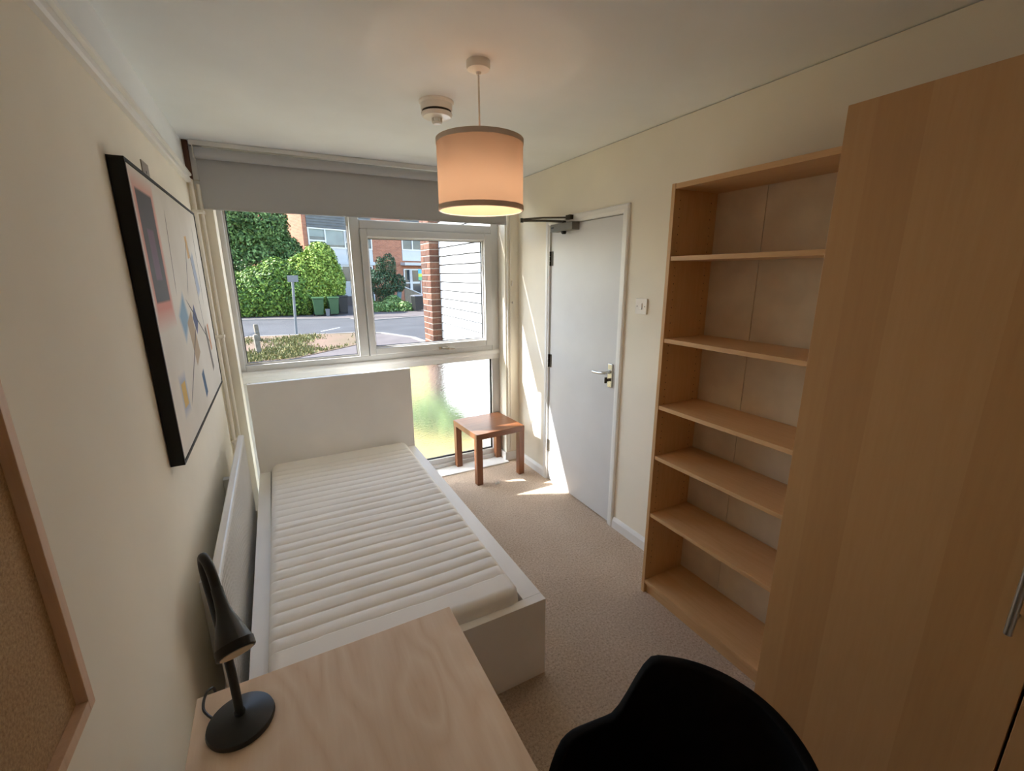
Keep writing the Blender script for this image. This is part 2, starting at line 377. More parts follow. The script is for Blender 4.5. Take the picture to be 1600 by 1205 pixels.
cb = MB(); cb.frame(1.000, 1.929, 1.105, 1.92, 0.011, FY+0.006, FY+0.03); build('casement_bead', cb, M_upvc, cas, 0.003)
cg = MB(); cg.frame(1.008, 1.921, 1.113, 1.912, 0.007, GY-0.008, GY+0.008); build('casement_gasket', cg, M_gasket, cas, label='black rubber seal')
build('casement_pane', B(1.01, 1.919, GY-0.003, GY+0.003, 1.115, 1.91), M_glass, cas)
hd = MB(); hd.box(1.50, 1.575, FY-0.030, FY-0.020, 1.058, 1.078); hd.tube([(1.53, FY-0.03, 1.068), (1.53, FY-0.052, 1.068), (1.545, FY-0.06, 1.067), (1.60, FY-0.058, 1.063), (1.625, FY-0.055, 1.060)], [0.010, 0.010, 0.010, 0.009, 0.007], 10)
build('casement_handle', hd, M_chrome, cas, smooth='auto', label='silver window lever handle')
si = MB(); si.prism([(3.440, 0.975), (3.437, 0.990), (3.440, 1.004), (3.446, 1.010), (3.47, 1.010), (3.47, 0.932), (3.452, 0.932), (3.452, 0.970)], 0, 0.101, 2.060)
build('window_sill', si, M_gloss, win, label='white window board nosing')
lf = MB(); lf.box(0.085, 0.128, FY, 3.52, 0.02, 0.99); lf.box(1.990, 2.062, FY, 3.52, 0.02, 0.99); lf.box(0.128, 1.990, FY, 3.52, 0.935, 0.975); lf.box(0.128, 1.990, FY, 3.52, 0.02, 0.088)
build('lower_frame', lf, M_upvc, win, 0.006)
lb = MB(); lb.box(0.128, 1.99, FY-0.02, FY, 0.008, 0.045); build('lower_rail', lb, M_upvc, win, 0.004)
lg = MB(); lg.frame(0.128, 1.990, 0.088, 0.935, 0.010, GY-0.01, GY+0.01); build('lower_gasket', lg, M_gasket, win, label='black rubber seal')
build('frosted_pane', B(0.132, 1.986, GY-0.003, GY+0.003, 0.092, 0.931), M_frost, win, label='frosted glass pane')
build('drip_bar', MB().prism([(3.519, 1.935), (3.519, 1.962), (3.60, 1.945), (3.60, 1.930)], 0, 0.95, 2.0), M_upvc, win)
build('floor_sill', B(0.101, 2.060, WY, 3.462, -0.002, 0.010), M_gloss, win, 0.002, label='white sill board at floor level')

# ------------------------------------------------------------------ door
door = thing('door_1', (R, (DL+DR)/2, 0), 'plain white door with closer and lever handle', None, kind='structure')
build('door_leaf', B(R+0.002, R+0.042, DR+0.003, DL-0.004, 0.006, DH-0.004), M_door, door, 0.002)
ca = MB()
prof = [(0.002, 0.0), (0.002, 0.012), (0.010, 0.012), (0.020, 0.018), (0.043, 0.018), (0.051, 0.013), (0.051, 0.0)]
ca.grid([[(R-h, DR-d, 0.0) for d, h in prof], [(R-h, DR-d, DH+d) for d, h in prof], [(R-h, DL+d, DH+d) for d, h in prof], [(R-h, DL+d, 0.0) for d, h in prof]])
build('door_casing', ca, M_gloss, door)
ja = MB(); ja.box(R, R+0.118, DR-0.02, DR, 0, DH+0.02); ja.box(R, R+0.118, DL, DL+0.02, 0, DH+0.02); ja.box(R, R+0.118, DR, DL, DH, DH+0.02)
ja.box(R+0.044, R+0.06, DR, DR+0.012, 0, DH); ja.box(R+0.044, R+0.06, DL-0.012, DL, 0, DH); ja.box(R+0.044, R+0.06, DR, DL, DH-0.012, DH)
build('door_lining', ja, M_gloss, door)
build('door_gap_shade', B(R+0.08, R+0.118, DR, DL, 0, DH), M_black, door)  # full-height black sheet behind the leaf, standing in for darkness in the gaps
for hz in (0.30, 1.00, 1.76):
    h = MB(); h.lathe((R-0.007, DL-0.001, hz-0.05), [(0.0065, 0), (0.0065, 0.033)], 10); h.lathe((R-0.007, DL-0.001, hz-0.0155), [(0.0065, 0), (0.0065, 0.031)], 10); h.lathe((R-0.007, DL-0.001, hz+0.017), [(0.0065, 0), (0.0065, 0.033)], 10)
    h.box(R-0.003, R+0.003, DL-0.028, DL-0.004, hz-0.05, hz+0.05)
    build('hinge', h, M_bronze if hz > 0.5 else M_chrome, door, smooth='auto', label='metal butt hinge')
hp = MB(); hp.box(R-0.008, R+0.003, 2.103, 2.145, 0.945, 1.098); bp_ = build('handle_plate', hp, M_chrome, door, 0.003, label='satin chrome backplate')
lv = MB(); lv.tube([(R-0.006, 2.124, 1.045), (R-0.030, 2.124, 1.045), (R-0.048, 2.128, 1.043), (R-0.054, 2.145, 1.040), (R-0.054, 2.18, 1.035), (R-0.054, 2.215, 1.033), (R-0.052, 2.24, 1.033)], [0.011, 0.009, 0.009, 0.009, 0.009, 0.0095, 0.008], 12)
build('door_handle', lv, M_chrome, bp_, smooth='auto', label='chrome lever')
th = MB(); th.lathe((R-0.03, 2.124, 0.995), [(0.010, 0), (0.010, 0.022)], 14, 'x'); th.box(R-0.045, R-0.03, 2.119, 2.129, 0.976, 1.014)
build('thumb_turn', th, M_bronze, bp_, 0.001, label='dark thumb turn lock')
clo = build('door_closer', B(R-0.058, R+0.003, 2.505, 2.765, 1.935, 1.985), M_grey, door, 0.003, label='grey overhead closer box')
cl = MB(); cl.lathe((R-0.03, 2.64, 1.916), [(0.012, 0), (0.018, 0.008), (0.018, 0.02)], 14); build('closer_pivot', cl, M_black, clo, smooth='auto')
build('closer_badge', B(R-0.0595, R-0.0575, 2.725, 2.755, 1.957, 1.967), M_black, clo)
cl = MB(); cl.lathe((R-0.03, 2.64, 1.985), [(0.014, 0), (0.014, 0.012), (0.009, 0.018)], 14)
cl.tube([(R-0.03, 2.64, 1.997), (R-0.10, 2.80, 2.015), (R-0.165, 2.985, 2.03)], 0.008, 8); cl.lathe((R-0.165, 2.985, 2.018), [(0.011, 0), (0.011, 0.03)], 12)
build('closer_arm', cl, M_bronze, clo, smooth='auto', label='bronzed folding closer arm')
cl = MB(); cl.tube([(R-0.165, 2.985, 2.040), (R-0.10, 2.80, 2.035), (R-0.022, 2.585, 2.018)], 0.006, 8); cl.box(R-0.045, R-0.010, 2.55, 2.60, 2.004, 2.032)
build('closer_rod', cl, M_bronze, clo, smooth='auto', label='bronzed closer rod and bracket')

# ------------------------------------------------------------------ bed
bed = thing('bed', (0.66, 2.25, 0), 'white single bed frame with plain headboard below the window', 'bed')
BX0, BX1, BY0, BY1, BZ = 0.133, 1.186, 1.287, 3.185, 0.369
build('headboard', B(BX0+0.002, BX1, BY1, BY1+0.04, 0, 0.978), M_foil, bed, 0.002)
build('footboard', B(BX0, BX1, BY0, BY0+0.040, 0.0, BZ), M_foil, bed, 0.0015)
for x0, x1 in ((BX0, BX0+0.064), (BX1-0.084, BX1)):
    s = MB(); s.box(x0, x1, BY0+0.041, BY1-0.001, BZ-0.03, BZ); s.box(x0 if x0 < 0.5 else x1-0.02, x0+0.02 if x0 < 0.5 else x1, BY0+0.041, BY1-0.001, 0.10, BZ-0.03)
    build('side_rail', s, M_foil, bed, 0.0012)
s = MB()
for k in range(16): s.box(BX0+0.02, BX1-0.02, 1.38+k*0.115, 1.44+k*0.115, 0.20, 0.215)
s.box(BX0+0.02, BX0+0.05, BY0+0.04, BY1, 0.17, 0.20); s.box(BX1-0.05, BX1-0.02, BY0+0.04, BY1, 0.17, 0.20)
build('slat_base', s, M_foil, bed)

# mattress with stitched channels
mx0, mx1, my0, my1, mz0, mz1 = 0.199, 1.103, 1.326, 3.180, 0.22, 0.425
hw, hl = (mx1-mx0)/2, (my1-my0)/2; pitch_ = 0.0685
def mattress():
    NX, NY = 64, 560; rows = []; rc = 0.055; rr = 0.036
    for j in range(NY+1):
        t = -1+2*j/NY; yy = t*hl; dy = hl-abs(yy); w = hw
        if dy < rc: w = hw-(rc-math.sqrt(max(0, rc*rc-(rc-dy)**2)))
        row = []
        for i in range(NX+1):
            q = -1+2*i/NX; q = math.copysign(1-(1-abs(q))**1.5, q)
            xx = q*w; d = min(w-abs(xx), dy)
            drop = rr-math.sqrt(max(0, rr*rr-(rr-d)**2)) if d < rr else 0
            wob = 0.010*noise.noise((xx*2.2, yy*1.5, 3.1))+0.012*noise.noise((xx*0.9, yy*3.0, 9.7))
            ph = (yy+hl-0.12+wob)/pitch_; e = min(1, d/0.03)
            ch = abs(math.sin(PI*ph))**0.42 if 0 < ph < 23.7 else 1.0
            k = max(0, 1-abs(yy+0.05)/0.75)
            wr_ = 0.0085*k*max(0, noise.noise((xx*1.6+4, yy*17+xx*2.5, 0.3)))+0.007*k*max(0, noise.noise((xx*2.4, yy*24-xx*1.8, 5.5)))
            z = mz1-drop+e*((ch-1)*0.0125+wr_)
            sag = 0.006*math.cos(q*PI/2)*math.cos(t*PI/2); z -= sag*0.4
            row.append((xx, yy, z))
        rows.append(row)
    m = MB(); m.grid(rows)
    # side wall
    per = [rows[0][i] for i in range(NX+1)]+[rows[j][NX] for j in range(1, NY+1)]+[rows[NY][i] for i in range(NX-1, -1, -1)]+[rows[j][0] for j in range(NY-1, 0, -1)]
    n = len(per); vs = []; fs = []
    lv = [(0, None), (0.003, 0.36), (0.004, 0.30), (0.0, 0.23), (-0.012, mz0)]
    for out, z in lv:
        for p in per:
            L = math.hypot(p[0]/hw, p[1]/hl) or 1
            vs.append((p[0]*(1+out/hw), p[1]*(1+out/hl), p[2] if z is None else z))
    for a in range(len(lv)-1):
        for i in range(n):
            k = (i+1) % n; fs.append((a*n+i, a*n+k, (a+1)*n+k, (a+1)*n+i))
    fs.append(tuple(range((len(lv)-1)*n, len(lv)*n))); m.add(vs, fs)
    return m
mt = thing('mattress', ((mx0+mx1)/2, (my0+my1)/2, 0), 'off-white mattress with stitched cross channels lying on the bed', 'mattress')
cov = build('cover', mattress(), M_matt, mt, smooth=True, local=True)
mt.rotation_euler.z = math.radians(-0.55)
tg = B(-0.30, -0.27, -0.96, -0.94, 0.36, 0.372)

# ------------------------------------------------------------------ desk
desk = thing('desk', (0.39, 0.4, 0), 'birch desk against the left wall', 'desk')
desk['label'] = 'pale birch desk with black lamp on it at foot of bed'
DX0, DX1, DY0, DY1, DZ = 0.094, 0.692, -0.37, 1.029, 0.73
build('tabletop', B(DX0, DX1, DY0, DY1, DZ-0.030, DZ), M_desk, desk, 0.0015)
for x in (DX0+0.03, DX1-0.08):
    for y in (DY0+0.03, DY1-0.09):
        build('leg', B(x, x+0.05, y, y+0.05, 0, DZ-0.030), M_foil, desk, 0.002)
ap = MB(); ap.box(DX0+0.045, DX0+0.063, DY0+0.08, DY1-0.09, 0.60, 0.70); ap.box(DX1-0.064, DX1-0.046, DY0+0.08, DY1-0.09, 0.63, 0.70)
build('apron', ap, M_foil, desk)

# desk lamp
lamp = thing('desk_lamp', (0.186, 0.918, DZ), 'black desk lamp with round base and curved neck on desk', 'lamp')
lb_ = MB(); lb_.lathe((0.186, 0.918, DZ), [(0.062, 0), (0.064, 0.006), (0.062, 0.013), (0.045, 0.019), (0.022, 0.024), (0.011, 0.027), (0.0105, 0.034), (0.009, 0.036)], 40)
build('lamp_base', lb_, M_lampblack, lamp, smooth='auto')
def bez(ps, n=10):
    out = []
    P = [Vector(p) for p in ps]
    for i in range(len(P)-1):
        p0, p1, p2, p3 = P[max(0, i-1)], P[i], P[i+1], P[min(len(P)-1, i+2)]
        for k in range(n):
            t = k/n; out.append(0.5*((2*p1)+(p2-p0)*t+(2*p0-5*p1+4*p2-p3)*t*t+(3*p1-p0-3*p2+p3)*t*t*t))
    out.append(P[-1]); return out
stem = bez([(0.186, 0.918, DZ+0.03), (0.184, 0.925, 0.86), (0.175, 0.940, 1.00), (0.168, 0.952, 1.080), (0.169, 0.950, 1.112), (0.175, 0.934, 1.124), (0.185, 0.912, 1.110), (0.193, 0.890, 1.080), (0.199, 0.868, 1.050)])
st = MB(); st.tube(stem, 0.0085, 12); build('lamp_stem', st, M_lampblack, lamp, smooth='auto')
hd0, hd1 = Vector((0.193, 0.890, 1.080)), Vector((0.220, 0.800, 0.999)); ax = (hd1-hd0).normalized(); L_ = (hd1-hd0).length
st = MB(); st.tube([hd0+ax*t for t in (0, 0.02, 0.040, 0.055, 0.075, L_-0.018, L_-0.016, L_-0.002, L_)], [0.0095, 0.010, 0.0115, 0.0145, 0.021, 0.030, 0.0315, 0.0315, 0.030], 28)
sh_ = build('lamp_head', st, M_lampblack, lamp, smooth='auto')
st = MB(); st.tube([hd1, hd1+ax*0.0015], 0.0265, 28); build('diffuser', st, M_led, sh_, label='cream light diffuser disc')
cbl = bez([(0.136, 0.945, DZ+0.008), (0.122, 0.965, DZ+0.006), (0.112, 0.985, DZ+0.008), (0.112, 1.01, DZ+0.012), (0.12, 1.03, DZ+0.012), (0.126, 1.042, DZ-0.02), (0.12, 1.048, DZ-0.2), (0.10, 1.05, 0.3), (0.09, 1.06, 0.01)])
st = MB(); st.tube(cbl, 0.0028, 8); build('power_cord', st, M_black, lamp, smooth='auto')

# ------------------------------------------------------------------ office chair
ch = thing('desk_chair', (0.84, 0.37, 0), 'black tub chair with curved back facing the desk', 'chair')
def sstep(a, b, x):
    t = max(0, min(1, (x-a)/(b-a))); return t*t*(3-2*t)
def chair_shell():
    NT = 96; rings = []
    def ring(fx, fy, zf, shift=0):
        r = []
        for i in range(NT):
            t = -180+360*i/NT; a = math.radians(t); r.append((0.84+shift+fx*math.cos(a), 0.37+fy*math.sin(a), zf(abs(t))))
        return r
    def rim(t):
        z = 0.850-0.150*sstep(54, 77, t)
        z += 0.012*math.exp(-((t-100)/9)**2)
        z -= 0.20*sstep(104, 140, t)
        return z
    seat = lambda t: 0.462-0.02*sstep(120, 180, t)
    rings.append(ring(0.02, 0.02, lambda t: 0.455)); rings.append(ring(0.10, 0.09, lambda t: 0.456)); rings.append(ring(0.18, 0.155, seat)); rings.append(ring(0.205, 0.178, lambda t: seat(t)+0.012))
    for k in range(1, 9):
        s = k/8; rings.append(ring(0.213+0.037*s, 0.184+0.026*s, lambda t, s=s: (seat(t)+0.02)*(1-s)+max(rim(t), seat(t)+0.02)*s))
    m = MB(); n = NT; vs = [p for r in rings for p in r]; fs = []
    for j in range(len(rings)-1):
        for i in range(n): k = (i+1) % n; fs.append((j*n+i, j*n+k, (j+1)*n+k, (j+1)*n+i))
    fs.append(tuple(range(n))); m.add(vs, fs); return m
shl = build('seat_shell', chair_shell(), M_shell, ch, smooth=True)
md = shl.modifiers.new('thickness', 'SOLIDIFY'); md.thickness = 0.024; md.offset = 0
md = shl.modifiers.new('round', 'BEVEL'); md.width = 0.008; md.segments = 2; md.limit_method = 'ANGLE'; md.angle_limit = math.radians(60)
g = MB(); g.lathe((0.84, 0.37, 0.10), [(0.028, 0), (0.028, 0.18), (0.018, 0.181), (0.018, 0.30), (0.09, 0.31), (0.10, 0.34)], 24); build('gas_column', g, M_black, ch, smooth='auto')
for k in range(5):
    a = math.radians(72*k+20); d = Vector((math.cos(a), math.sin(a), 0)); c0 = Vector((0.84, 0.37, 0.115))
    g = MB(); g.tube([c0+d*0.02, c0+d*0.14-Vector((0, 0, 0.01)), c0+d*0.25-Vector((0, 0, 0.035))], [0.022, 0.018, 0.013], 10); lg_ = build('leg', g, M_black, ch, smooth='auto')
    e = c0+d*0.25; g = MB(); sd = Vector((-d.y, d.x, 0))
    for s in (-0.012, 0.012):
        g.tube([Vector((e.x, e.y, 0.028))+sd*(s-0.007), Vector((e.x, e.y, 0.028))+sd*(s+0.007)], 0.028, 16)
    g.tube([Vector((e.x, e.y, 0.03)), Vector((e.x, e.y, 0.085))], 0.006, 8); build('castor', g, M_black, lg_, smooth='auto')

# ------------------------------------------------------------------ bookcase
KX0, KX1, KY0, KY1, KH = 1.910, 2.186, 0.670, 1.470, 2.020
bk = thing('bookcase', ((KX0+KX1)/2, (KY0+KY1)/2, 0), 'tall empty birch bookcase with open shelves beside wardrobe', 'bookcase')
for y0, y1 in ((KY1-0.019, KY1), (KY0, KY0+0.019)):
    build('side_panel', B(KX0, KX1, y0, y1, 0, KH), M_bookv, bk, 0.001)
build('top_panel', B(KX0+0.002, KX1, KY0+0.019, KY1-0.019, KH-0.022, KH-0.001), M_book, bk, 0.001)
for z in (1.723, 1.361, 1.040, 0.783, 0.469):
    build('shelf', B(KX0+0.003, KX1-0.012, KY0+0.020, KY1-0.020, z-0.019, z), M_book, bk, 0.001)
build('bottom_shelf', B(KX0+0.002, KX1-0.006, KY0+0.0195, KY1-0.0195, 0.058, 0.077), M_book, bk, 0.001)
build('plinth', B(KX0+0.018, KX0+0.034, KY0+0.0195, KY1-0.0195, 0.0, 0.058), M_book, bk)
build('back_panel', B(KX1-0.006, KX1-0.003, 1.2160, KY1-0.012, 0.06, KH-0.004), M_bookback, bk)
build('back_panel', B(KX1-0.0055, KX1-0.0025, KY0+0.012, 1.2140, 0.06, KH-0.004), M_bookback, bk)
pg = MB()
for x in (KX0+0.035, KX1-0.045):
    for k in range(52): pg.lathe((x, KY1-0.0193, 0.17+k*0.035), [(0.0025, 0), (0.0025, 0.0004)], 6, 'y')
build('peg_hole', pg, M_black, bk, kind='stuff', label='row of small shelf peg holes')

# ------------------------------------------------------------------ wardrobe
WX, WY1 = 1.590, 0.652; WYm, WY0, WH = 0.145, -0.362, 2.030
wd = thing('wardrobe', (1.9, 0.15, 0), 'tall birch wardrobe with plain doors and steel bar handles', 'wardrobe')
ws = MB(); ws.box(WX+0.022, R-0.012, WY1-0.018, WY1, 0, WH); ws.box(WX+0.022, R-0.012, WY0, WY0+0.018, 0, WH)
build('side_panel', B(WX+0.0215, R-0.020, WY1-0.018, WY1, 0, WH), M_ward, wd, 0.001)
build('side_panel', B(WX+0.0215, R-0.020, WY0, WY0+0.018, 0, WH), M_ward, wd, 0.001)
build('top_panel', B(WX+0.0215, R-0.020, WY0+0.018, WY1-0.018, WH-0.018, WH), M_ward, wd)
build('plinth', B(WX+0.05, WX+0.066, WY0+0.018, WY1-0.018, 0, 0.06), M_ward, wd)
build('back_panel', B(R-0.024, R-0.020, WY0, WY1, 0.03, WH-0.004), M_ward, wd)
for y0, y1, hy in ((WYm+0.0025, WY1-0.001, 0.182), (WY0+0.001, WYm-0.0025, 0.108)):
    d = build('door', B(WX, WX+0.020, y0, y1, 0.045, WH-0.002), M_ward, wd, 0.001)
    hh = MB(); hh.tube([(WX-0.030, hy, 0.952), (WX-0.030, hy, 1.28)], 0.0065, 14)
    for z in (0.985, 1.245): hh.tube([(WX-0.030, hy, z), (WX+0.002, hy, z)], 0.005, 10)
    build('handle', hh, M_steel, d, smooth='auto', label='brushed steel bar handle')

# ------------------------------------------------------------------ side table
stb = thing('side_table', (1.834, 3.227, 0), 'small square oak side table half on the floor sill', 'side table')
stb.rotation_euler.z = 0.0563
TH, TZ = 0.2225, 0.433
build('tabletop', B(-TH, TH, -TH, TH, TZ-0.048, TZ), M_oak, stb, 0.002, local=True)
for sx in (-1, 1):
    for sy in (-1, 1):
        x, y = sx*(TH-0.026), sy*(TH-0.026); zb = 0.011 if sy > 0 else 0.001
        build('leg', B(x-0.025, x+0.025, y-0.025, y+0.025, zb, TZ-0.048), M_oakv, stb, 0.0015, local=True)

# ------------------------------------------------------------------ pendant lamp
PX, PYY = 1.096, 1.645
pd = thing('pendant_lamp', (PX, PYY, H), 'lit pendant lamp with blush drum shade hanging from ceiling', 'lamp')
g = MB(); g.lathe((PX, PYY, H), [(0.043, 0), (0.043, -0.018), (0.040, -0.026), (0.010, -0.034), (0.007, -0.042)], 36); build('ceiling_rose', g, M_plastic, pd, smooth='auto')
g = MB(); g.tube([(PX, PYY, H-0.04), (PX, PYY, 2.06)], 0.0035, 10); build('cord', g, M_plastic, pd, smooth='auto')
SZ0, SZ1, SR = 1.886, 2.132, 0.160
def drum(z0, z1, r, th):
    m = MB(); n = 72; vs = []; fs = []
    for (rr, z) in ((r, z0), (r, z1), (r-th, z1), (r-th, z0)):
        for i in range(n): a = 2*PI*i/n; vs.append((PX+rr*math.cos(a), PYY+rr*math.sin(a), z))
    for j in range(4):
        for i in range(n): k = (i+1) % n; j2 = (j+1) % 4; fs.append((j*n+i, j*n+k, j2*n+k, j2*n+i))
    return m.add(vs, fs)
def sheet(z0, z1, r):
    m = MB(); n = 72; vs = []
    for z in (z0, z1):
        for i in range(n): a = 2*PI*i/n; vs.append((PX+r*math.cos(a), PYY+r*math.sin(a), z))
    return m.add(vs, [(i, (i+1) % n, (i+1) % n+n, i+n) for i in range(n)])
shd = build('lamp_shade', sheet(SZ0, SZ1, SR), M_shade, pd, smooth='auto')
build('trim_band', drum(SZ0, SZ0+0.017, SR+0.002, 0.0012), M_trim, shd, smooth='auto', label='taupe edging band')
build('trim_band', drum(SZ1-0.017, SZ1, SR+0.002, 0.0012), M_trim, shd, smooth='auto', label='taupe edging band')
g = MB(); n_ = 72
for z in (SZ0, SZ1): g.tube([(PX+(SR-0.003)*math.cos(2*PI*i/n_), PYY+(SR-0.003)*math.sin(2*PI*i/n_), z) for i in range(n_+1)], 0.002, 6, False)
build('wire_ring', g, M_plastic, shd, smooth='auto', kind='stuff', label='wire rings inside the shade')
g = MB(); g.lathe((PX, PYY, 2.047), [(0.022, 0.01), (0.022, 0.016)], 16)
for k in range(3):
    a = 2*PI*k/3+0.5; g.tube([(PX+0.02*math.cos(a), PYY+0.02*math.sin(a), 2.05), (PX+(SR-0.004)*math.cos(a), PYY+(SR-0.004)*math.sin(a), SZ1-0.004)], 0.0018, 6)
build('shade_carrier', g, M_plastic, shd, smooth='auto')
g = MB(); g.lathe((PX, PYY, 2.0), [(0.019, 0.044), (0.019, 0.07), (0.012, 0.085)], 20); build('lamp_holder', g, M_plastic, pd, smooth='auto')
g = MB(); g.lathe((PX, PYY, 1.968), [(0.004, 0), (0.018, 0.006), (0.027, 0.02), (0.029, 0.034)], 24); build('bulb', g, M_bulb, pd, smooth=True, label='glowing warm bulb')
g = MB(); g.lathe((PX, PYY, 1.968), [(0.029, 0.0335), (0.032, 0.034), (0.032, 0.038), (0.026, 0.056), (0.016, 0.074), (0.013, 0.086)], 24); build('bulb_shield', g, M_plastic, pd, smooth='auto', label='white opaque bulb shield added to stop upward light')  # opaque upper half and collar, added to keep bulb light off the ceiling

# smoke alarm
AX, AY = 1.085, 2.075
sa = thing('smoke_alarm', (AX, AY, H), 'round white smoke alarm on the ceiling by the pendant', 'smoke alarm')
g = MB(); g.lathe((AX, AY, H), [(0.076, 0), (0.076, -0.005), (0.069, -0.012), (0.068, -0.038)], 40); build('base', g, M_plastic, sa, smooth='auto')
g = MB(); g.lathe((AX, AY, H), [(0.064, -0.038), (0.064, -0.047)], 40); build('vent_gap', g, M_bronze, sa, smooth='auto', label='dark vent slot')
g = MB(); g.lathe((AX, AY, H), [(0.068, -0.047), (0.068, -0.053), (0.060, -0.062), (0.034, -0.066), (0.024, -0.066)], 40); cov_ = build('cover', g, M_plastic, sa, smooth='auto')
g = MB()
for k in range(12):
    a = 2*PI*k/12; g.box(AX+0.021*math.cos(a)-0.002, AX+0.021*math.cos(a)+0.002, AY+0.021*math.sin(a)-0.002, AY+0.021*math.sin(a)+0.002, H-0.080, H-0.064)
g.lathe((AX, AY, H), [(0.023, -0.080), (0.023, -0.083), (0.016, -0.089), (0.004, -0.090)], 24); build('sensor_cage', g, M_plastic, cov_)

# ------------------------------------------------------------------ roller blind
BXa, BXb = 0.058, 2.036
rb = thing('roller_blind', (1.06, 3.25, 2.33), 'grey roller blind pulled partway down over the window', 'blind')
RBY, RBZ = 3.226, 2.322
g = MB(); g.lathe((BXa, RBY, RBZ), [(0.030, 0), (0.030, BXb-BXa)], 32, 'x'); build('roller', g, M_blind, rb, smooth='auto')
build('blind_fabric', B(BXa, BXb, RBY+0.0285, RBY+0.0300, 2.036, RBZ), M_blind, rb)
g = MB(); g.box(BXa, BXb, RBY+0.025, RBY+0.034, 2.026, 2.038); build('bottom_bar', g, M_blind, rb, 0.002)
build('head_rail', B(BXa-0.02, 2.05, RBY-0.012, RBY+0.034, 2.358, 2.384), M_gloss, rb, 0.002, label='white rail above the blind')
for x in (BXa-0.006, BXb+0.001):
    build('bracket', B(x, x+0.005, RBY-0.026, RBY+0.034, 2.29, 2.36), M_plastic, rb, 0.001)
# cord cleat and hook on the right pier
cc = build('cord_cleat', B(2.121, 2.131, PY-0.009, PY, 1.555, 1.600), M_plastic, None, 0.003, label='tiny white cord cleat on right pier, upper one', category='cleat')
g = MB(); g.lathe((2.128, PY-0.016, 1.42), [(0.007, 0), (0.009, 0.008), (0.006, 0.016)], 12, 'y')
build('wall_hook', g, M_plastic, None, smooth='auto', label='small white knob hook on right pier, below the cleat', category='hook')

# ------------------------------------------------------------------ picture (plain abstract print)
pc = thing('picture', (0.02, 2.29, 1.515), 'large abstract print in deep black box frame on left wall', 'picture')
CY0, CY1, CZ0, CZ1, CD = 1.648, 2.936, 1.063, 1.967, 0.040
g = MB()
for (y0, y1, z0, z1) in ((CY0, CY0+0.010, CZ0, CZ1), (CY1-0.010, CY1, CZ0, CZ1), (CY0+0.010, CY1-0.010, CZ0, CZ0+0.010), (CY0+0.010, CY1-0.010, CZ1-0.010, CZ1)):
    g.box(0.002, CD, y0, y1, z0, z1)
build('picture_frame', g, M_canvasframe, pc)
m, n, l, b = newmat('abstract_print'); b.inputs['Roughness'].default_value = 0.6
tc = n.new('ShaderNodeTexCoord'); base = noise_tex(n, l, tc.outputs['Object'], 3, 3)
cur = ramp(n, l, base, [(0.3, '#D9D3C8'), (0.7, '#E6E1D8')])
sp = n.new('ShaderNodeSeparateXYZ'); l.new(tc.outputs['Object'], sp.inputs[0])
def patch(cur, cy, cz, hy, hz, col, soft, ang=0.0):
    mp = n.new('ShaderNodeMapping'); mp.vector_type = 'TEXTURE'; mp.inputs['Location'].default_value = (0, cy, cz); mp.inputs['Rotation'].default_value = (ang, 0, 0); mp.inputs['Scale'].default_value = (1, hy, hz)
    l.new(tc.outputs['Object'], mp.inputs['Vector']); s = n.new('ShaderNodeSeparateXYZ'); l.new(mp.outputs[0], s.inputs[0])
    a = n.new('ShaderNodeMath'); a.operation = 'ABSOLUTE'; l.new(s.outputs[1], a.inputs[0]); c = n.new('ShaderNodeMath'); c.operation = 'ABSOLUTE'; l.new(s.outputs[2], c.inputs[0])
    x = n.new('ShaderNodeMath'); x.operation = 'MAXIMUM'; l.new(a.outputs[0], x.inputs[0]); l.new(c.outputs[0], x.inputs[1])
    mr = n.new('ShaderNodeMapRange'); mr.inputs['From Min'].default_value = 1-soft; mr.inputs['From Max'].default_value = 1.0; mr.inputs['To Min'].default_value = 1; mr.inputs['To Max'].default_value = 0; l.new(x.outputs[0], mr.inputs[0])
    mx = n.new('ShaderNodeMix'); mx.data_type = 'RGBA'; l.new(mr.outputs[0], mx.inputs[0]); l.new(cur, mx.inputs[6]); mx.inputs[7].default_value = lin(col); return mx.outputs[2]
for a in [(-0.47, 0.20, 0.15, 0.24, '#D98E7C', 0.3, 0.0), (-0.47, 0.22, 0.105, 0.17, '#4C484C', 0.05, 0.0), (-0.47, 0.20, 0.045, 0.08, '#6E5468', 0.08, 0.0),
          (-0.16, -0.02, 0.10, 0.07, '#7FA6C4', 0.4, 0.5), (-0.02, -0.12, 0.07, 0.10, '#B29B7C', 0.05, 0.3), (0.10, -0.05, 0.05, 0.05, '#3A4B7C', 0.1, 0.6),
          (-0.42, -0.27, 0.07, 0.08, '#8FA0BE', 0.6, 0.0), (-0.42, -0.27, 0.04, 0.045, '#D9B457', 0.1, 0.0), (0.05, -0.33, 0.035, 0.06, '#3E6388', 0.1, 0.2),
          (0.38, -0.22, 0.03, 0.12, '#6C6258', 0.1, 0.25), (0.45, -0.17, 0.025, 0.07, '#C98A5A', 0.1, 0.1), (0.33, 0.14, 0.05, 0.10, '#A8B4C8', 0.2, 0.3), (0.22, 0.26, 0.03, 0.05, '#D9B070', 0.1, 0.1),
          (-0.12, -0.20, 0.26, 0.006, '#2C2A2A', 0.3, 0.55), (0.20, -0.08, 0.30, 0.005, '#2C2A2A', 0.3, -0.45), (0.30, 0.05, 0.005, 0.25, '#3A3636', 0.3, 0.2), (-0.20, 0.22, 0.005, 0.16, '#5A4A40', 0.3, -0.2), (0.12, 0.18, 0.16, 0.005, '#3A3636', 0.3, 0.9), (0.46, 0.18, 0.005, 0.2, '#2C2A2A', 0.3, -0.1)]:
    cur = patch(cur, *a)
l.new(cur, b.inputs['Base Color']); M_print = m
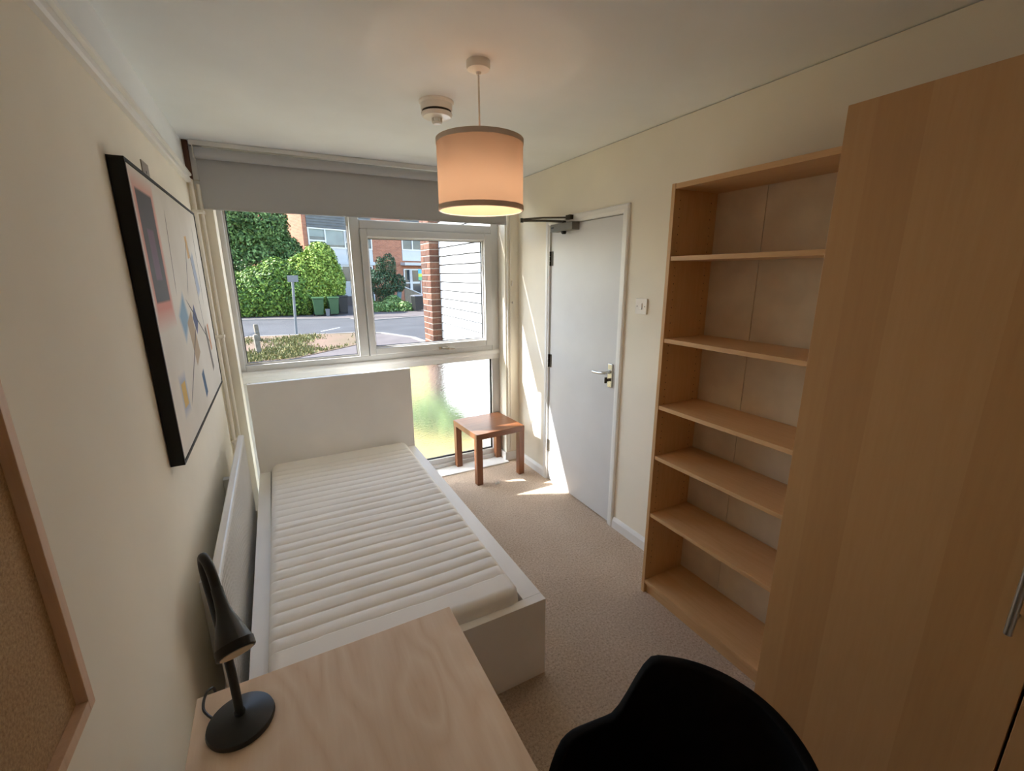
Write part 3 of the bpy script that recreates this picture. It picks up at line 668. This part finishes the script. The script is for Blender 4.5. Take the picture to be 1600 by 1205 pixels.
build('canvas', B(0.010, CD-0.003, CY0+0.0105, CY1-0.0105, CZ0+0.0105, CZ1-0.0105), M_print, pc)
g = MB(); g.box(0.0005, 0.004, 2.085, 2.185, 1.90, 2.045)
hk = build('hanger_plate', g, M_plategrey, pc, label='grey metal hanger above frame')
g = MB()
g.lathe((0.004, 2.135, 2.012), [(0.005, 0), (0.005, 0.0006)], 10, 'x')
build('screw_hole', g, M_black, hk)

# ------------------------------------------------------------------ corkboard
cbk = thing('corkboard', (0.01, 0.37, 1.3), 'cork pinboard in pale wooden frame on left wall by desk', 'pinboard')
QY0, QY1, QZ0, QZ1 = -0.08, 0.822, 0.982, 1.585
for (y0, y1, z0, z1) in ((QY0, QY0+0.02, QZ0, QZ1), (QY1-0.02, QY1, QZ0, QZ1), (QY0+0.02, QY1-0.02, QZ0, QZ0+0.02), (QY0+0.02, QY1-0.02, QZ1-0.02, QZ1)):
    build('frame_strip', B(0.0005, 0.020, y0, y1, z0, z1), M_frameoak, cbk, 0.001)
build('cork_sheet', B(0.001, 0.005, QY0+0.02, QY1-0.02, QZ0+0.02, QZ1-0.02), M_cork, cbk)

# ------------------------------------------------------------------ radiator and pipe
rd = thing('radiator', (0.07, 2.1, 0), 'white ribbed panel radiator on left wall behind bed', 'radiator')
RY0, RY1, RZ0, RZ1 = 1.44, 2.91, 0.16, 0.735
rows = []; zs = [RZ0, RZ0+0.02, RZ0+0.03, RZ1-0.035, RZ1-0.025, RZ1-0.002]; amp = [0, 0, 1, 1, 0, 0]
NN = 54*8
for z, a in zip(zs, amp):
    row = []
    for i in range(NN+1):
        y = RY0+(RY1-RY0)*i/NN; ph = (i % 8)/8; w = 0.0 if ph < 0.25 or ph > 0.75 else -0.011; row.append((0.100+a*w, y, z))
    rows.append(row)
g = MB(); g.grid(rows); build('front_panel', g, M_gloss, rd)
build('rear_panel', B(0.074, 0.080, RY0, RY1, RZ0, RZ1-0.002), M_gloss, rd)
tg_ = MB(); tg_.box(0.071, 0.102, RY0-0.004, RY1+0.004, RZ1-0.012, RZ1+0.006)
build('top_grille', tg_, M_gloss, rd, 0.006)
for y in (RY0-0.004, RY1+0.001): build('end_cap', B(0.072, 0.100, y, y+0.003, RZ0+0.01, RZ1), M_gloss, rd)
build('bracket', B(0.001, 0.074, RY1-0.3, RY1-0.26, 0.25, 0.60), M_gloss, rd)
build('bracket', B(0.001, 0.074, RY0+0.26, RY0+0.3, 0.25, 0.60), M_gloss, rd)
g = MB(); g.lathe((0.086, RY1+0.03, 0.17), [(0.016, 0), (0.018, 0.02), (0.018, 0.05), (0.014, 0.056)], 16); g.tube([(0.086, RY1+0.03, 0.001), (0.086, RY1+0.03, 0.175)], 0.0075, 10)
build('valve', g, M_plastic, rd, smooth='auto')
hpip = thing('heating_pipe', (0.03, 3.235, 0), 'cream painted pipe running up the corner by the window', 'pipe')
g = MB(); g.tube([(0.018, 3.222, 0.0), (0.018, 3.222, 2.18)], 0.011, 14); build('pipe', g, M_cream_gloss, hpip, smooth='auto')
g = MB(); g.tube([(0.046, 3.255, 0.0), (0.046, 3.255, 2.16)], 0.009, 14); build('pipe', g, M_cream_gloss, hpip, smooth='auto')
for z in (2.0, 1.28, 0.6): build('pipe_clip', B(0.001, 0.06, 3.208, 3.27, z, z+0.018), M_cream_gloss, hpip, 0.004)

# light switch
sw = thing('light_switch', (R, 1.886, 1.471), 'white single light switch on wall between door and bookcase', 'light switch')
build('face_plate', B(R-0.010, R, 1.842, 1.930, 1.427, 1.515), M_plastic, sw, 0.003)
build('rocker', B(R-0.014, R-0.009, 1.876, 1.896, 1.454, 1.488), M_plastic, sw, 0.002)
for y in (1.856, 1.916):
    g = MB(); g.lathe((R-0.0105, y, 1.471), [(0.0032, 0), (0.0032, 0.001)], 10, 'x'); build('screw', g, M_bronze, sw, label='small dark screw head')

# scrap on the carpet
g = MB(); g.tube([(1.782+0.016*math.cos(a*0.7), 2.955+0.011*math.sin(a*0.7), 0.006+0.004*math.sin(a*2.1)) for a in range(10)], 0.004, 6)
build('scrap', g, M_plastic, None, smooth='auto', label='tiny pale curled scrap on carpet by the side table', category='scrap')

# ================================================================== outdoors
GZ = -0.15
def sheetpoly(name, pts, z, material, th=0.05, **kw):
    return build(name, MB().prism(pts, 2, z-th, z), material, None, kind='structure', **kw)
sheetpoly('ground', [(-60, 3.60), (60, 3.60), (60, 80), (-60, 80)], GZ-0.02, M_pave, 0.2)
sheetpoly('yard', [(-6, 3.6), (2.25, 3.6), (2.25, 6.2), (4.2, 9.7), (-6, 9.9)], GZ, M_tan, label='dry grassy yard below the window')
sheetpoly('footpath', [(-8, 9.9), (4.2, 9.7), (3.86, 11.3), (3.80, 12.9), (3.2, 14.4), (2.9, 14.75), (2.75, 12.8), (1.8, 11.9), (-8, 10.75)], GZ-0.004, M_pave, label='grey footpath curving to the road')
sheetpoly('lawn', [(-8, 10.75), (0.5, 10.75), (1.8, 11.9), (2.75, 12.8), (2.6, 14.9), (-8, 16.9)], GZ+0.01, M_soil, 0.06, label='dry patchy lawn beside the road')
sheetpoly('road', [(-30, 20.5), (-8, 17.05), (2.65, 15.0), (3.35, 14.45), (3.95, 12.9), (4.02, 11.3), (4.4, 9.0), (30, 9.0), (30, 24), (8, 20.0), (6.3, 19.5), (3.9, 18.8), (3.2, 20.1), (-1.0, 21.8), (-30, 27)], GZ-0.012, M_asphalt, 0.05, label='grey asphalt road')
def kerbline(name, pts, w, z, label):
    m = MB()
    for a, c in zip(pts[:-1], pts[1:]):
        a = Vector(a); c = Vector(c); d = (c-a).normalized(); nrm = Vector((-d.y, d.x))*w/2
        m.prism([tuple(a-nrm), tuple(c-nrm), tuple(c+nrm), tuple(a+nrm)], 2, GZ-0.06, z)
    return build(name, m, M_kerb, None, kind='structure', label=label)
kerbline('kerb', [(-30, 27.0), (-1.0, 21.85), (3.2, 20.15), (3.9, 18.85), (6.3, 19.5), (8, 20.05), (30, 24)], 0.13, GZ+0.02, 'far kerb of the road')
kerbline('kerb.001', [(-8, 17.0), (2.62, 14.95), (3.3, 14.42), (3.88, 12.9), (3.95, 11.3), (4.3, 9.2)], 0.13, GZ+0.015, 'near kerb curving round the footpath')
sheetpoly('verge', [(-30, 27.2), (-1, 22.1), (3.2, 20.5), (6.3, 19.8), (30, 24.4), (30, 40), (-30, 40)], GZ-0.004, M_pave, label='pavement strip before the houses')
mk = MB(); mk.prism([(1.60, 15.98), (1.64, 15.93), (2.34, 16.83), (2.30, 16.88)], 2, GZ-0.012, GZ-0.009); build('road_marking', mk, M_white, None, kind='structure', label='short white painted line on road')

# white weatherboard wing with brick pier
wg = thing('weatherboard_wing', (2.3, 4.6, GZ), 'white weatherboarded wing wall ending in a brick pier', 'wall')
build('wall_core', B(2.235, 2.34, 3.60, 5.74, GZ, 3.6), M_black, wg)  # core coloured black so the board gaps read as shadow lines
nb = 37
bm_ = MB(); bm_.prism([(2.230, 0.002), (2.198, 0.0), (2.198, 0.004), (2.203, 0.088), (2.230, 0.089)], 1, 3.602, 5.375)
proto = None
for k in range(nb):
    z = GZ+0.02+0.1*k-0.0
    if proto is None:
        proto = build('board', bm_, M_white, wg, local=True); proto.location = (-2.3, -4.6, z-GZ); o = proto
    else:
        o = proto.copy(); COL.objects.link(o); o.parent = wg; o.location = (-2.3, -4.6, z-GZ)
build('pier_mortar', B(2.086, 2.224, 5.386, 5.735, GZ, 3.6), M_mortar, wg)
def brickmesh(nm, lx, ly, material):
    me_o = build(nm, B(0, lx, 0, ly, 0, 0.064), material, wg, 0.004, segs=1, local=True); return me_o
BR = {}
for kind_, (lx, ly) in dict(corner_long=(0.106, 0.215), corner_short=(0.144, 0.135)).items():
    pass
cnt = 0
def put_brick(kind_, x, y, z, lx, ly):
    mi = random.randrange(4); key = (kind_, mi)
    if key not in BR: BR[key] = build('brick', B(0, lx, 0, ly, 0, 0.0645), M_brick[mi], wg, 0.004, segs=1, local=True); o = BR[key]
    else: o = BR[key].copy(); COL.objects.link(o); o.parent = wg
    o.location = (x-2.3+random.uniform(-0.0015, 0.0015), y-4.6+random.uniform(-0.0015, 0.0015), z-GZ); return o
for k in range(49):
    z = GZ+0.005+0.075*k
    if k % 2 == 0:
        put_brick('a', 2.080, 5.378, z, 0.118, 0.225); put_brick('b', 2.080, 5.613, z, 0.118, 0.118); put_brick('e', 2.204, 5.380, z, 0.030, 0.11)
    else:
        put_brick('c', 2.080, 5.378, z, 0.154, 0.118); put_brick('d', 2.080, 5.506, z, 0.118, 0.225)

# ---- vegetation
def leaves(lobes, count, size, seed, inner=0.72):
    rng = np.random.default_rng(seed); vol = np.array([a[3]*a[4]+a[4]*a[5]+a[3]*a[5] for a in lobes]); pr_ = vol/vol.sum()
    idx = rng.choice(len(lobes), count, p=pr_); lob = np.array(lobes)[idx]
    d = rng.normal(size=(count, 3)); d /= np.linalg.norm(d, axis=1)[:, None]
    rad = inner+(1.06-inner)*rng.random(count)**0.6
    bumpy = 1+0.10*np.sin(d[:, 0]*9+seed)*np.sin(d[:, 1]*8)*np.sin(d[:, 2]*9+1)
    c = lob[:, :3]+d*lob[:, 3:6]*(rad*bumpy)[:, None]
    nrm = d+rng.normal(size=(count, 3))*0.7+np.array([0, 0, 0.3]); nrm /= np.linalg.norm(nrm, axis=1)[:, None]
    t = np.cross(nrm, rng.normal(size=(count, 3))); t /= np.linalg.norm(t, axis=1)[:, None]; b2 = np.cross(nrm, t)
    s = size*(0.6+0.8*rng.random(count))[:, None]
    keep = c[:, 2] > GZ+0.02; c, t, b2, s, nrm = c[keep], t[keep], b2[keep], s[keep], nrm[keep]
    v = np.stack([c-t*s, c+b2*s*0.5+nrm*s*0.15, c+t*s, c-b2*s*0.5+nrm*s*0.15], 1).reshape(-1, 3)
    return v
def quads(name, v, material, parent=None, **props):
    n = len(v)//4; me = bpy.data.meshes.new(name); off = np.array(wloc(parent)) if parent is not None else 0
    me.vertices.add(4*n); me.vertices.foreach_set('co', (v-off).astype(np.float32).ravel()); me.loops.add(4*n); me.loops.foreach_set('vertex_index', np.arange(4*n, dtype=np.int32))
    me.polygons.add(n); me.polygons.foreach_set('loop_start', np.arange(0, 4*n, 4, dtype=np.int32)); me.polygons.foreach_set('loop_total', np.full(n, 4, dtype=np.int32))
    me.update(); me.validate(); me.materials.append(material); o = bpy.data.objects.new(name, me); COL.objects.link(o)
    if parent is not None: o.parent = parent
    for k, w in props.items(): o[k] = w
    return o
def plant(name, loc, label, cat, lobes, count, size, material, seed, trunk=None, group=None):
    t = thing(name, loc, label, cat, group)
    quads('foliage', leaves(lobes, count, size, seed), material, t, kind='stuff')
    g = MB()
    for p in (trunk or [[(loc[0], loc[1], GZ), (loc[0]+0.05, loc[1], GZ+0.8), (loc[0], loc[1]+0.05, GZ+1.6)]]): g.tube(p, [0.5*0.16*(1-0.6*i/len(p)) for i in range(len(p))], 8)
    build('trunk', g, M_bark, t, smooth='auto'); return t
plant('tree', (-0.6, 27.2, GZ), 'tall dark green tree behind the hedge', 'tree',
      [(-1.0, 27.4, 4.6, 2.3, 2.0, 2.3), (0.3, 27.2, 4.0, 1.15, 1.5, 1.5), (-2.4, 27.6, 3.6, 1.6, 1.6, 2.0), (-0.3, 27.2, 2.6, 2.2, 1.6, 1.8), (-2.6, 27.0, 1.6, 1.6, 1.4, 1.6), (1.15, 27.3, 2.6, 0.95, 1.4, 1.1), (-1.0, 27.6, 6.0, 1.6, 1.6, 1.4)],
      60000, 0.085, M_leaf_dark, 3, [[(-0.6, 27.2, GZ), (-0.65, 27.2, 1.5), (-0.6, 27.25, 4.0), (-0.5, 27.3, 6.0)]])
plant('hedge', (-0.2, 23.6, GZ), 'broad leafy hedge beside the road behind the sign post', 'hedge',
      [(-1.0, 23.9, 0.6, 0.9, 1.0, 1.15), (-0.2, 23.8, 0.75, 1.0, 1.1, 1.25), (0.6, 23.7, 0.95, 1.0, 1.1, 1.45), (1.4, 23.5, 0.9, 0.8, 1.0, 1.35), (-1.9, 24.0, 0.5, 0.9, 1.0, 1.0)],
      42000, 0.062, M_leaf_mid, 5, [[(-0.2, 23.8, GZ), (-0.2, 23.8, 0.9)], [(0.9, 23.7, GZ), (0.9, 23.7, 1.1)]])
plant('bush', (2.4, 23.6, GZ), 'bright green rounded bush above the green bins', 'bush',
      [(2.35, 23.7, 1.35, 1.0, 1.0, 1.5), (2.55, 23.7, 2.35, 0.70, 0.8, 0.80), (2.95, 23.7, 1.3, 0.6, 0.8, 1.15), (1.7, 23.6, 1.2, 0.8, 0.9, 1.35)],
      30000, 0.068, M_leaf_light, 8, [[(2.4, 23.7, GZ), (2.4, 23.7, 1.6)]])
plant('garden_tree', (6.2, 26.6, GZ), 'dark small tree against the brick house front', 'tree',
      [(6.1, 26.6, 1.2, 0.85, 0.7, 0.75), (6.45, 26.6, 2.1, 0.40, 0.5, 0.75), (5.6, 26.6, 1.55, 0.45, 0.5, 0.45), (6.95, 26.6, 1.2, 0.40, 0.4, 0.5), (5.95, 26.5, 2.2, 0.25, 0.3, 0.45), (6.1, 26.6, 0.4, 0.5, 0.5, 0.5)],
      9000, 0.05, M_leaf_conifer, 12, [[(6.2, 26.6, GZ), (6.1, 26.6, 0.6), (6.25, 26.6, 1.5)]])
plant('ground_plant', (5.4, 23.4, GZ), 'low spreading green plants in front of the brick house', 'plants',
      [(5.0, 23.6, -0.05, 0.5, 0.6, 0.35), (5.6, 23.3, -0.05, 0.6, 0.6, 0.42), (6.3, 23.2, -0.08, 0.5, 0.6, 0.38), (5.9, 23.8, 0.15, 0.5, 0.5, 0.45), (4.7, 23.9, 0.12, 0.3, 0.4, 0.4)],
      9000, 0.06, M_leaf_low, 15, [[(5.4, 23.4, GZ), (5.4, 23.4, 0.1)]])
plant('shrub', (2.05, 5.0, GZ), 'low green shrub seen blurred through frosted pane', 'shrub',
      [(1.88, 4.95, -0.04, 0.26, 0.3, 0.27), (2.0, 4.7, -0.06, 0.17, 0.25, 0.24), (1.6, 5.3, -0.1, 0.30, 0.3, 0.20)], 4000, 0.035, M_leaf_low, 21, [[(1.95, 5.0, GZ), (1.95, 5.0, 0.05)]])
rng = np.random.default_rng(4)
gx = rng.uniform(-2.5, 2.7, 26000); gy = rng.uniform(10.8, 15.5, 26000)
k = gy > 10.8+np.maximum(0, gx-0.5)*0.9; k &= gy < 16.9-(gx+8)*0.19; k &= (np.sin(gx*1.7+1)+np.sin(gy*2.3)+np.sin(gx*3.1-gy)-(gy-12.8)*0.6+rng.normal(size=26000)*0.9) > 0.55
gx, gy = gx[k], gy[k]; nn = len(gx); a = rng.uniform(0, PI, nn); hgt = rng.uniform(0.02, 0.07, nn); wd_ = 0.018
bx, by = np.cos(a)*wd_, np.sin(a)*wd_; ox, oy = rng.normal(size=nn)*0.02, rng.normal(size=nn)*0.02
v = np.stack([np.stack([gx-bx, gy-by, np.full(nn, GZ)], 1), np.stack([gx+bx, gy+by, np.full(nn, GZ)], 1), np.stack([gx+bx*0.3+ox, gy+by*0.3+oy, GZ+hgt+0.01], 1), np.stack([gx-bx*0.3+ox, gy-by*0.3+oy, GZ+hgt+0.01], 1)], 1).reshape(-1, 3)
quads('grass', v, M_grass, None, kind='stuff', label='patchy dry grass on the lawn by the road', category='grass')

# ---- bins, sign, posts
def wheelie(name, x, y, h, w, material, label, group=None, rot=0.0, lidmat=None):
    t = thing(name, (x, y, GZ), label, 'bin', group); t.rotation_euler.z = rot
    d = w*1.15; g = MB(); vs = []
    for z, s in ((0.06, 0.80), (h*0.9, 1.0)):
        for sx, sy in ((-1, -1), (1, -1), (1, 1), (-1, 1)): vs.append((sx*w/2*s, sy*d/2*s, z))
    g.add(vs, [(3, 2, 1, 0), (4, 5, 6, 7), (0, 1, 5, 4), (1, 2, 6, 5), (2, 3, 7, 6), (3, 0, 4, 7)]); build('body', g, material, t, 0.02, local=True)
    g = MB(); g.prism([(-d/2-0.03, h*0.9), (d/2+0.03, h*0.9), (d/2+0.03, h*0.95), (0, h), (-d/2-0.03, h*0.955)], 0, -w/2-0.025, w/2+0.025); build('lid', g, lidmat or material, t, 0.01, local=True)
    for s in (-1, 1):
        g = MB(); g.lathe((s*(w/2-0.03)-0.02, d/2-0.02, 0.09), [(0.09, 0), (0.09, 0.04)], 16, 'x'); build('wheel', g, M_binB, t, local=True)
    return t
wheelie('wheelie_bin', 2.12, 22.15, 0.86, 0.45, M_binG, 'green wheelie bin nearest the hedge, left of its pair')
wheelie('wheelie_bin', 2.76, 22.25, 0.86, 0.45, M_binG, 'green wheelie bin between its twin and the black bin', rot=0.1)
wheelie('wheelie_bin', 3.25, 22.75, 0.88, 0.45, M_binB, 'dark grey wheelie bin behind the green pair')
wheelie('wheelie_bin', 6.86, 22.55, 0.82, 0.50, M_binB, 'black wheelie bin beside the brick pier and plants', rot=0.1, lidmat=M_binGrey)
fc = thing('food_caddy', (2.46, 21.85, GZ), 'small grey food caddy between two green bins', 'bin')
g = MB(); g.add([(sx*0.085*s, sy*0.085*s, z) for z, s in ((0, 0.8), (0.27, 1.0)) for sx, sy in ((-1, -1), (1, -1), (1, 1), (-1, 1))], [(3, 2, 1, 0), (4, 5, 6, 7), (0, 1, 5, 4), (1, 2, 6, 5), (2, 3, 7, 6), (3, 0, 4, 7)])
build('body', g, M_binGrey, fc, 0.01, local=True); build('lid', B(-0.095, 0.095, -0.095, 0.095, 0.27, 0.32), M_binGrey, fc, 0.012, local=True)
sg = thing('road_sign', (0.86, 15.56, GZ), 'grey leaning sign post seen from behind by the road', 'sign')
g = MB(); g.tube([(0.86, 15.56, GZ-0.03), (0.945, 15.56, 1.655)], 0.038, 14); build('post', g, M_galv, sg, smooth='auto')
build('sign_plate', B(0.80, 1.10, 15.505, 15.515, 1.455, 1.655), M_galv, sg, 0.004)
for x, y, h, lab in ((-0.104, 11.957, 0.46, 'weathered wooden stump post on dry lawn, nearer of two'), (-0.166, 14.388, 0.48, 'weathered wooden stump post on lawn edge, farther of two')):
    g = MB(); g.add([(sx*0.05*s, sy*0.05*s, z) for z, s in ((-0.05, 1), (h-0.03, 1), (h, 0.75)) for sx, sy in ((-1, -1), (1, -1), (1, 1), (-1, 1))],
                    [(3, 2, 1, 0), (0, 1, 5, 4), (1, 2, 6, 5), (2, 3, 7, 6), (3, 0, 4, 7), (4, 5, 9, 8), (5, 6, 10, 9), (6, 7, 11, 10), (7, 4, 8, 11), (8, 9, 10, 11)])
    o = build('wooden_post', g, M_post, None, label=lab, category='post'); o.location = (x, y, GZ); o.rotation_euler = (0.05, -0.06, 0.3)
g = MB(); g.tube(bez([(-0.15, 14.3, 0.12), (-0.4, 14.2, 0.05), (-0.75, 14.2, -0.06), (-1.1, 14.3, -0.12)]), 0.008, 6)
build('wire', g, M_galv, None, smooth='auto', label='loose wire trailing from the wooden post', category='wire')

# ---- terraced house opposite
HP = Vector((4.0, 29.0, 0)); hu = Vector((0.93, 0.37, 0)).normalized(); hv = Vector((-hu.y, hu.x, 0)); ha = math.atan2(hu.y, hu.x)
hs = thing('terraced_house', HP, 'brick terraced house with white panels opposite across road', 'house'); hs.rotation_euler.z = ha
HB = lambda nm, u0, u1, d0, d1, z0, z1, mt_, par=None, bv=0, **kw: build(nm, B(u0, u1, d0, d1, z0, z1), mt_, par or hs, bv, local=True, **kw)
HB('brick_wall', -1.94, 14, 0.02, 8, GZ-0.1, 7.2, M_housebrick)
HB('brick_wall', -1.94, -1.69, -0.06, 0.02, GZ-0.1, 7.2, M_housebrick)
HB('brick_wall', 2.40, 4.62, -0.05, 0.02, GZ-0.1, 7.2, M_housebrick)
HB('roof', -2.2, 14.3, -0.3, 8.3, 7.2, 7.5, M_slate)
def slates(u0, u1, z0, z1):
    g = MB(); k = 0; z = z0
    while z < z1: g.prism([(-0.10, z), (-0.10, z+0.012), (-0.07, z+0.17), (0.02, z+0.17), (0.02, z)], 0, u0, u1); z += 0.15
    build('slate_cladding', g, M_slate, hs, local=True, kind='stuff')
slates(-1.69, 2.40, 4.30, 6.6); slates(4.62, 8.8, 4.30, 6.6)
def house_window(u0, u1, z0, z1, bars, trans=None, blind=(), blow=0.0):
    g = MB(); w = 0.075; g.box(u0, u0+w, -0.09, 0.0, z0, z1); g.box(u1-w, u1, -0.09, 0.0, z0, z1); g.box(u0+w, u1-w, -0.09, 0, z0, z0+w); g.box(u0+w, u1-w, -0.09, 0, z1-w, z1)
    for b_ in bars: g.box(b_-w/2, b_+w/2, -0.085, 0, z0+w, z1-w)
    ed = [u0]+list(bars)+[u1]
    for i in (trans or {}): g.box(ed[i]+w/2, ed[i+1]-w/2, -0.085, 0, trans[i]-w/2, trans[i]+w/2)
    f = build('window', g, M_upvc, hs, local=True)
    for i in range(len(ed)-1):
        build('pane', B(ed[i], ed[i+1], -0.03, -0.02, z0+0.02, z1-0.02), M_winglass, f, local=True)
        if i in blind: build('blind', B(ed[i]+0.03, ed[i+1]-0.03, -0.036, -0.031, z0+blow if i == 1 else z0+0.62, z1-0.05), M_nets, f, local=True, label='pale pulled down blind')
    return f
house_window(-1.68, 2.38, 3.19, 4.28, (-0.66, 0.56, 1.50), {0: 3.58, 2: 3.58}, (0, 1), 0.20)
HB('casement', 0.60, 1.46, -0.16, -0.10, 3.62, 4.20, M_upvc)
HB('white_panel', -1.68, 0.60, -0.06, 0.02, 2.46, 3.19, M_panel); HB('white_panel', 0.62, 2.38, -0.06, 0.02, 2.46, 3.19, M_panel)
HB('canopy', -1.70, 2.66, -0.12, 0.02, 2.26, 2.46, M_panel)
house_window(-1.6, 0.78, 1.22, 2.24, (-0.7, 0.18,)); house_window(0.9, 2.3, 0.0, 2.24, (1.4,), {0: 1.2})
HB('white_panel', -1.6, 0.80, -0.06, 0.02, 0.40, 1.22, M_panel)
HB('brick_plinth', -1.6, 0.86, -0.12, 0.02, GZ-0.05, 0.40, M_pave)
house_window(4.64, 8.4, 3.26, 4.28, (5.5, 6.9)); HB('white_panel', 4.64, 8.4, -0.06, 0.02, 2.58, 3.26, M_panel); HB('canopy', 4.45, 8.6, -0.55, 0.02, 2.28, 2.46, M_panel)
house_window(4.66, 5.22, 0.1, 2.06, (), {0: 1.12})
fd = HB('front_door', 5.24, 6.12, -0.07, 0.0, 0.05, 2.06, M_upvc, None, 0.004, label='white glazed front door')
HB('pane', 5.36, 6.00, -0.08, -0.07, 1.20, 1.96, M_winglass, fd); HB('pane', 5.36, 6.00, -0.08, -0.07, 0.18, 1.06, M_winglass, fd)
HB('doorstep', 4.9, 6.4, -0.7, 0.0, GZ, 0.05, M_pave)
# side wall window (left flank)
g = MB(); g.box(-1.96, -1.94, 2.2, 3.2, 4.3, 5.3); sw_ = build('window', g, M_upvc, hs, local=True); build('pane', B(-1.965, -1.955, 2.3, 3.1, 4.4, 5.2), M_winglass, sw_, local=True)
# notice beside the front door (flat print)
def houseplace(u, d, z): return HP+hu*u+hv*d+Vector((0, 0, z))
nt = thing('notice', houseplace(5.57, -0.66, 1.30), 'cyan and yellow notice board by the far front door', 'notice'); nt.rotation_euler.z = ha
M_cyan = mat('cyan_print', '#4FB4DA', 0.5); M_yel = mat('yellow_print', '#C9D24A', 0.5); M_grn = mat('green_print', '#62B98C', 0.5)
for z0, z1, mm in ((0.44, 0.72, M_cyan), (0.22, 0.44, M_yel), (0.0, 0.22, M_grn)):
    build('printed_band', B(-0.16, 0.16, -0.012, 0, z0, z1), mm, nt, local=True)
build('post', B(-0.02, 0.02, 0.001, 0.04, -1.43, 0.72), M_post, nt, local=True)
# fence with sloping top and leaning board
fn = thing('fence', houseplace(3.33, -2.6, GZ), 'pale close boarded fence sloping down beside the path', 'fence'); fn.rotation_euler.z = ha
for k in range(12):
    u = -0.55+k*0.115; h1 = 1.10-k*0.042
    g = MB(); g.prism([(u, 0), (u+0.108, 0), (u+0.108, h1-0.05), (u, h1)], 1, 0, 0.022); build('fence_board', g, M_fence, fn, local=True)
g = MB(); g.prism([(-0.56, 1.07), (0.85, 0.545), (0.85, 0.60), (-0.56, 1.125)], 1, -0.02, 0.05); build('top_rail', g, M_panel, fn, local=True)
lb2 = build('leaning_board', B(-0.16, 0.16, -0.015, 0.015, 0, 1.22), M_teal, None, 0.003, label='teal board tilted against the fence among the plants', category='board')
lb2.location = houseplace(1.98, -2.95, GZ); lb2.rotation_euler = (-0.06, 0.24, ha)
lb3 = build('leaning_board', B(-0.24, 0.24, -0.012, 0.012, 0, 1.26), M_binB, None, 0.003, label='dark upright board behind the tilted teal board', category='board')
lb3.location = houseplace(1.84, -2.5, GZ); lb3.rotation_euler = (-0.05, 0, ha)
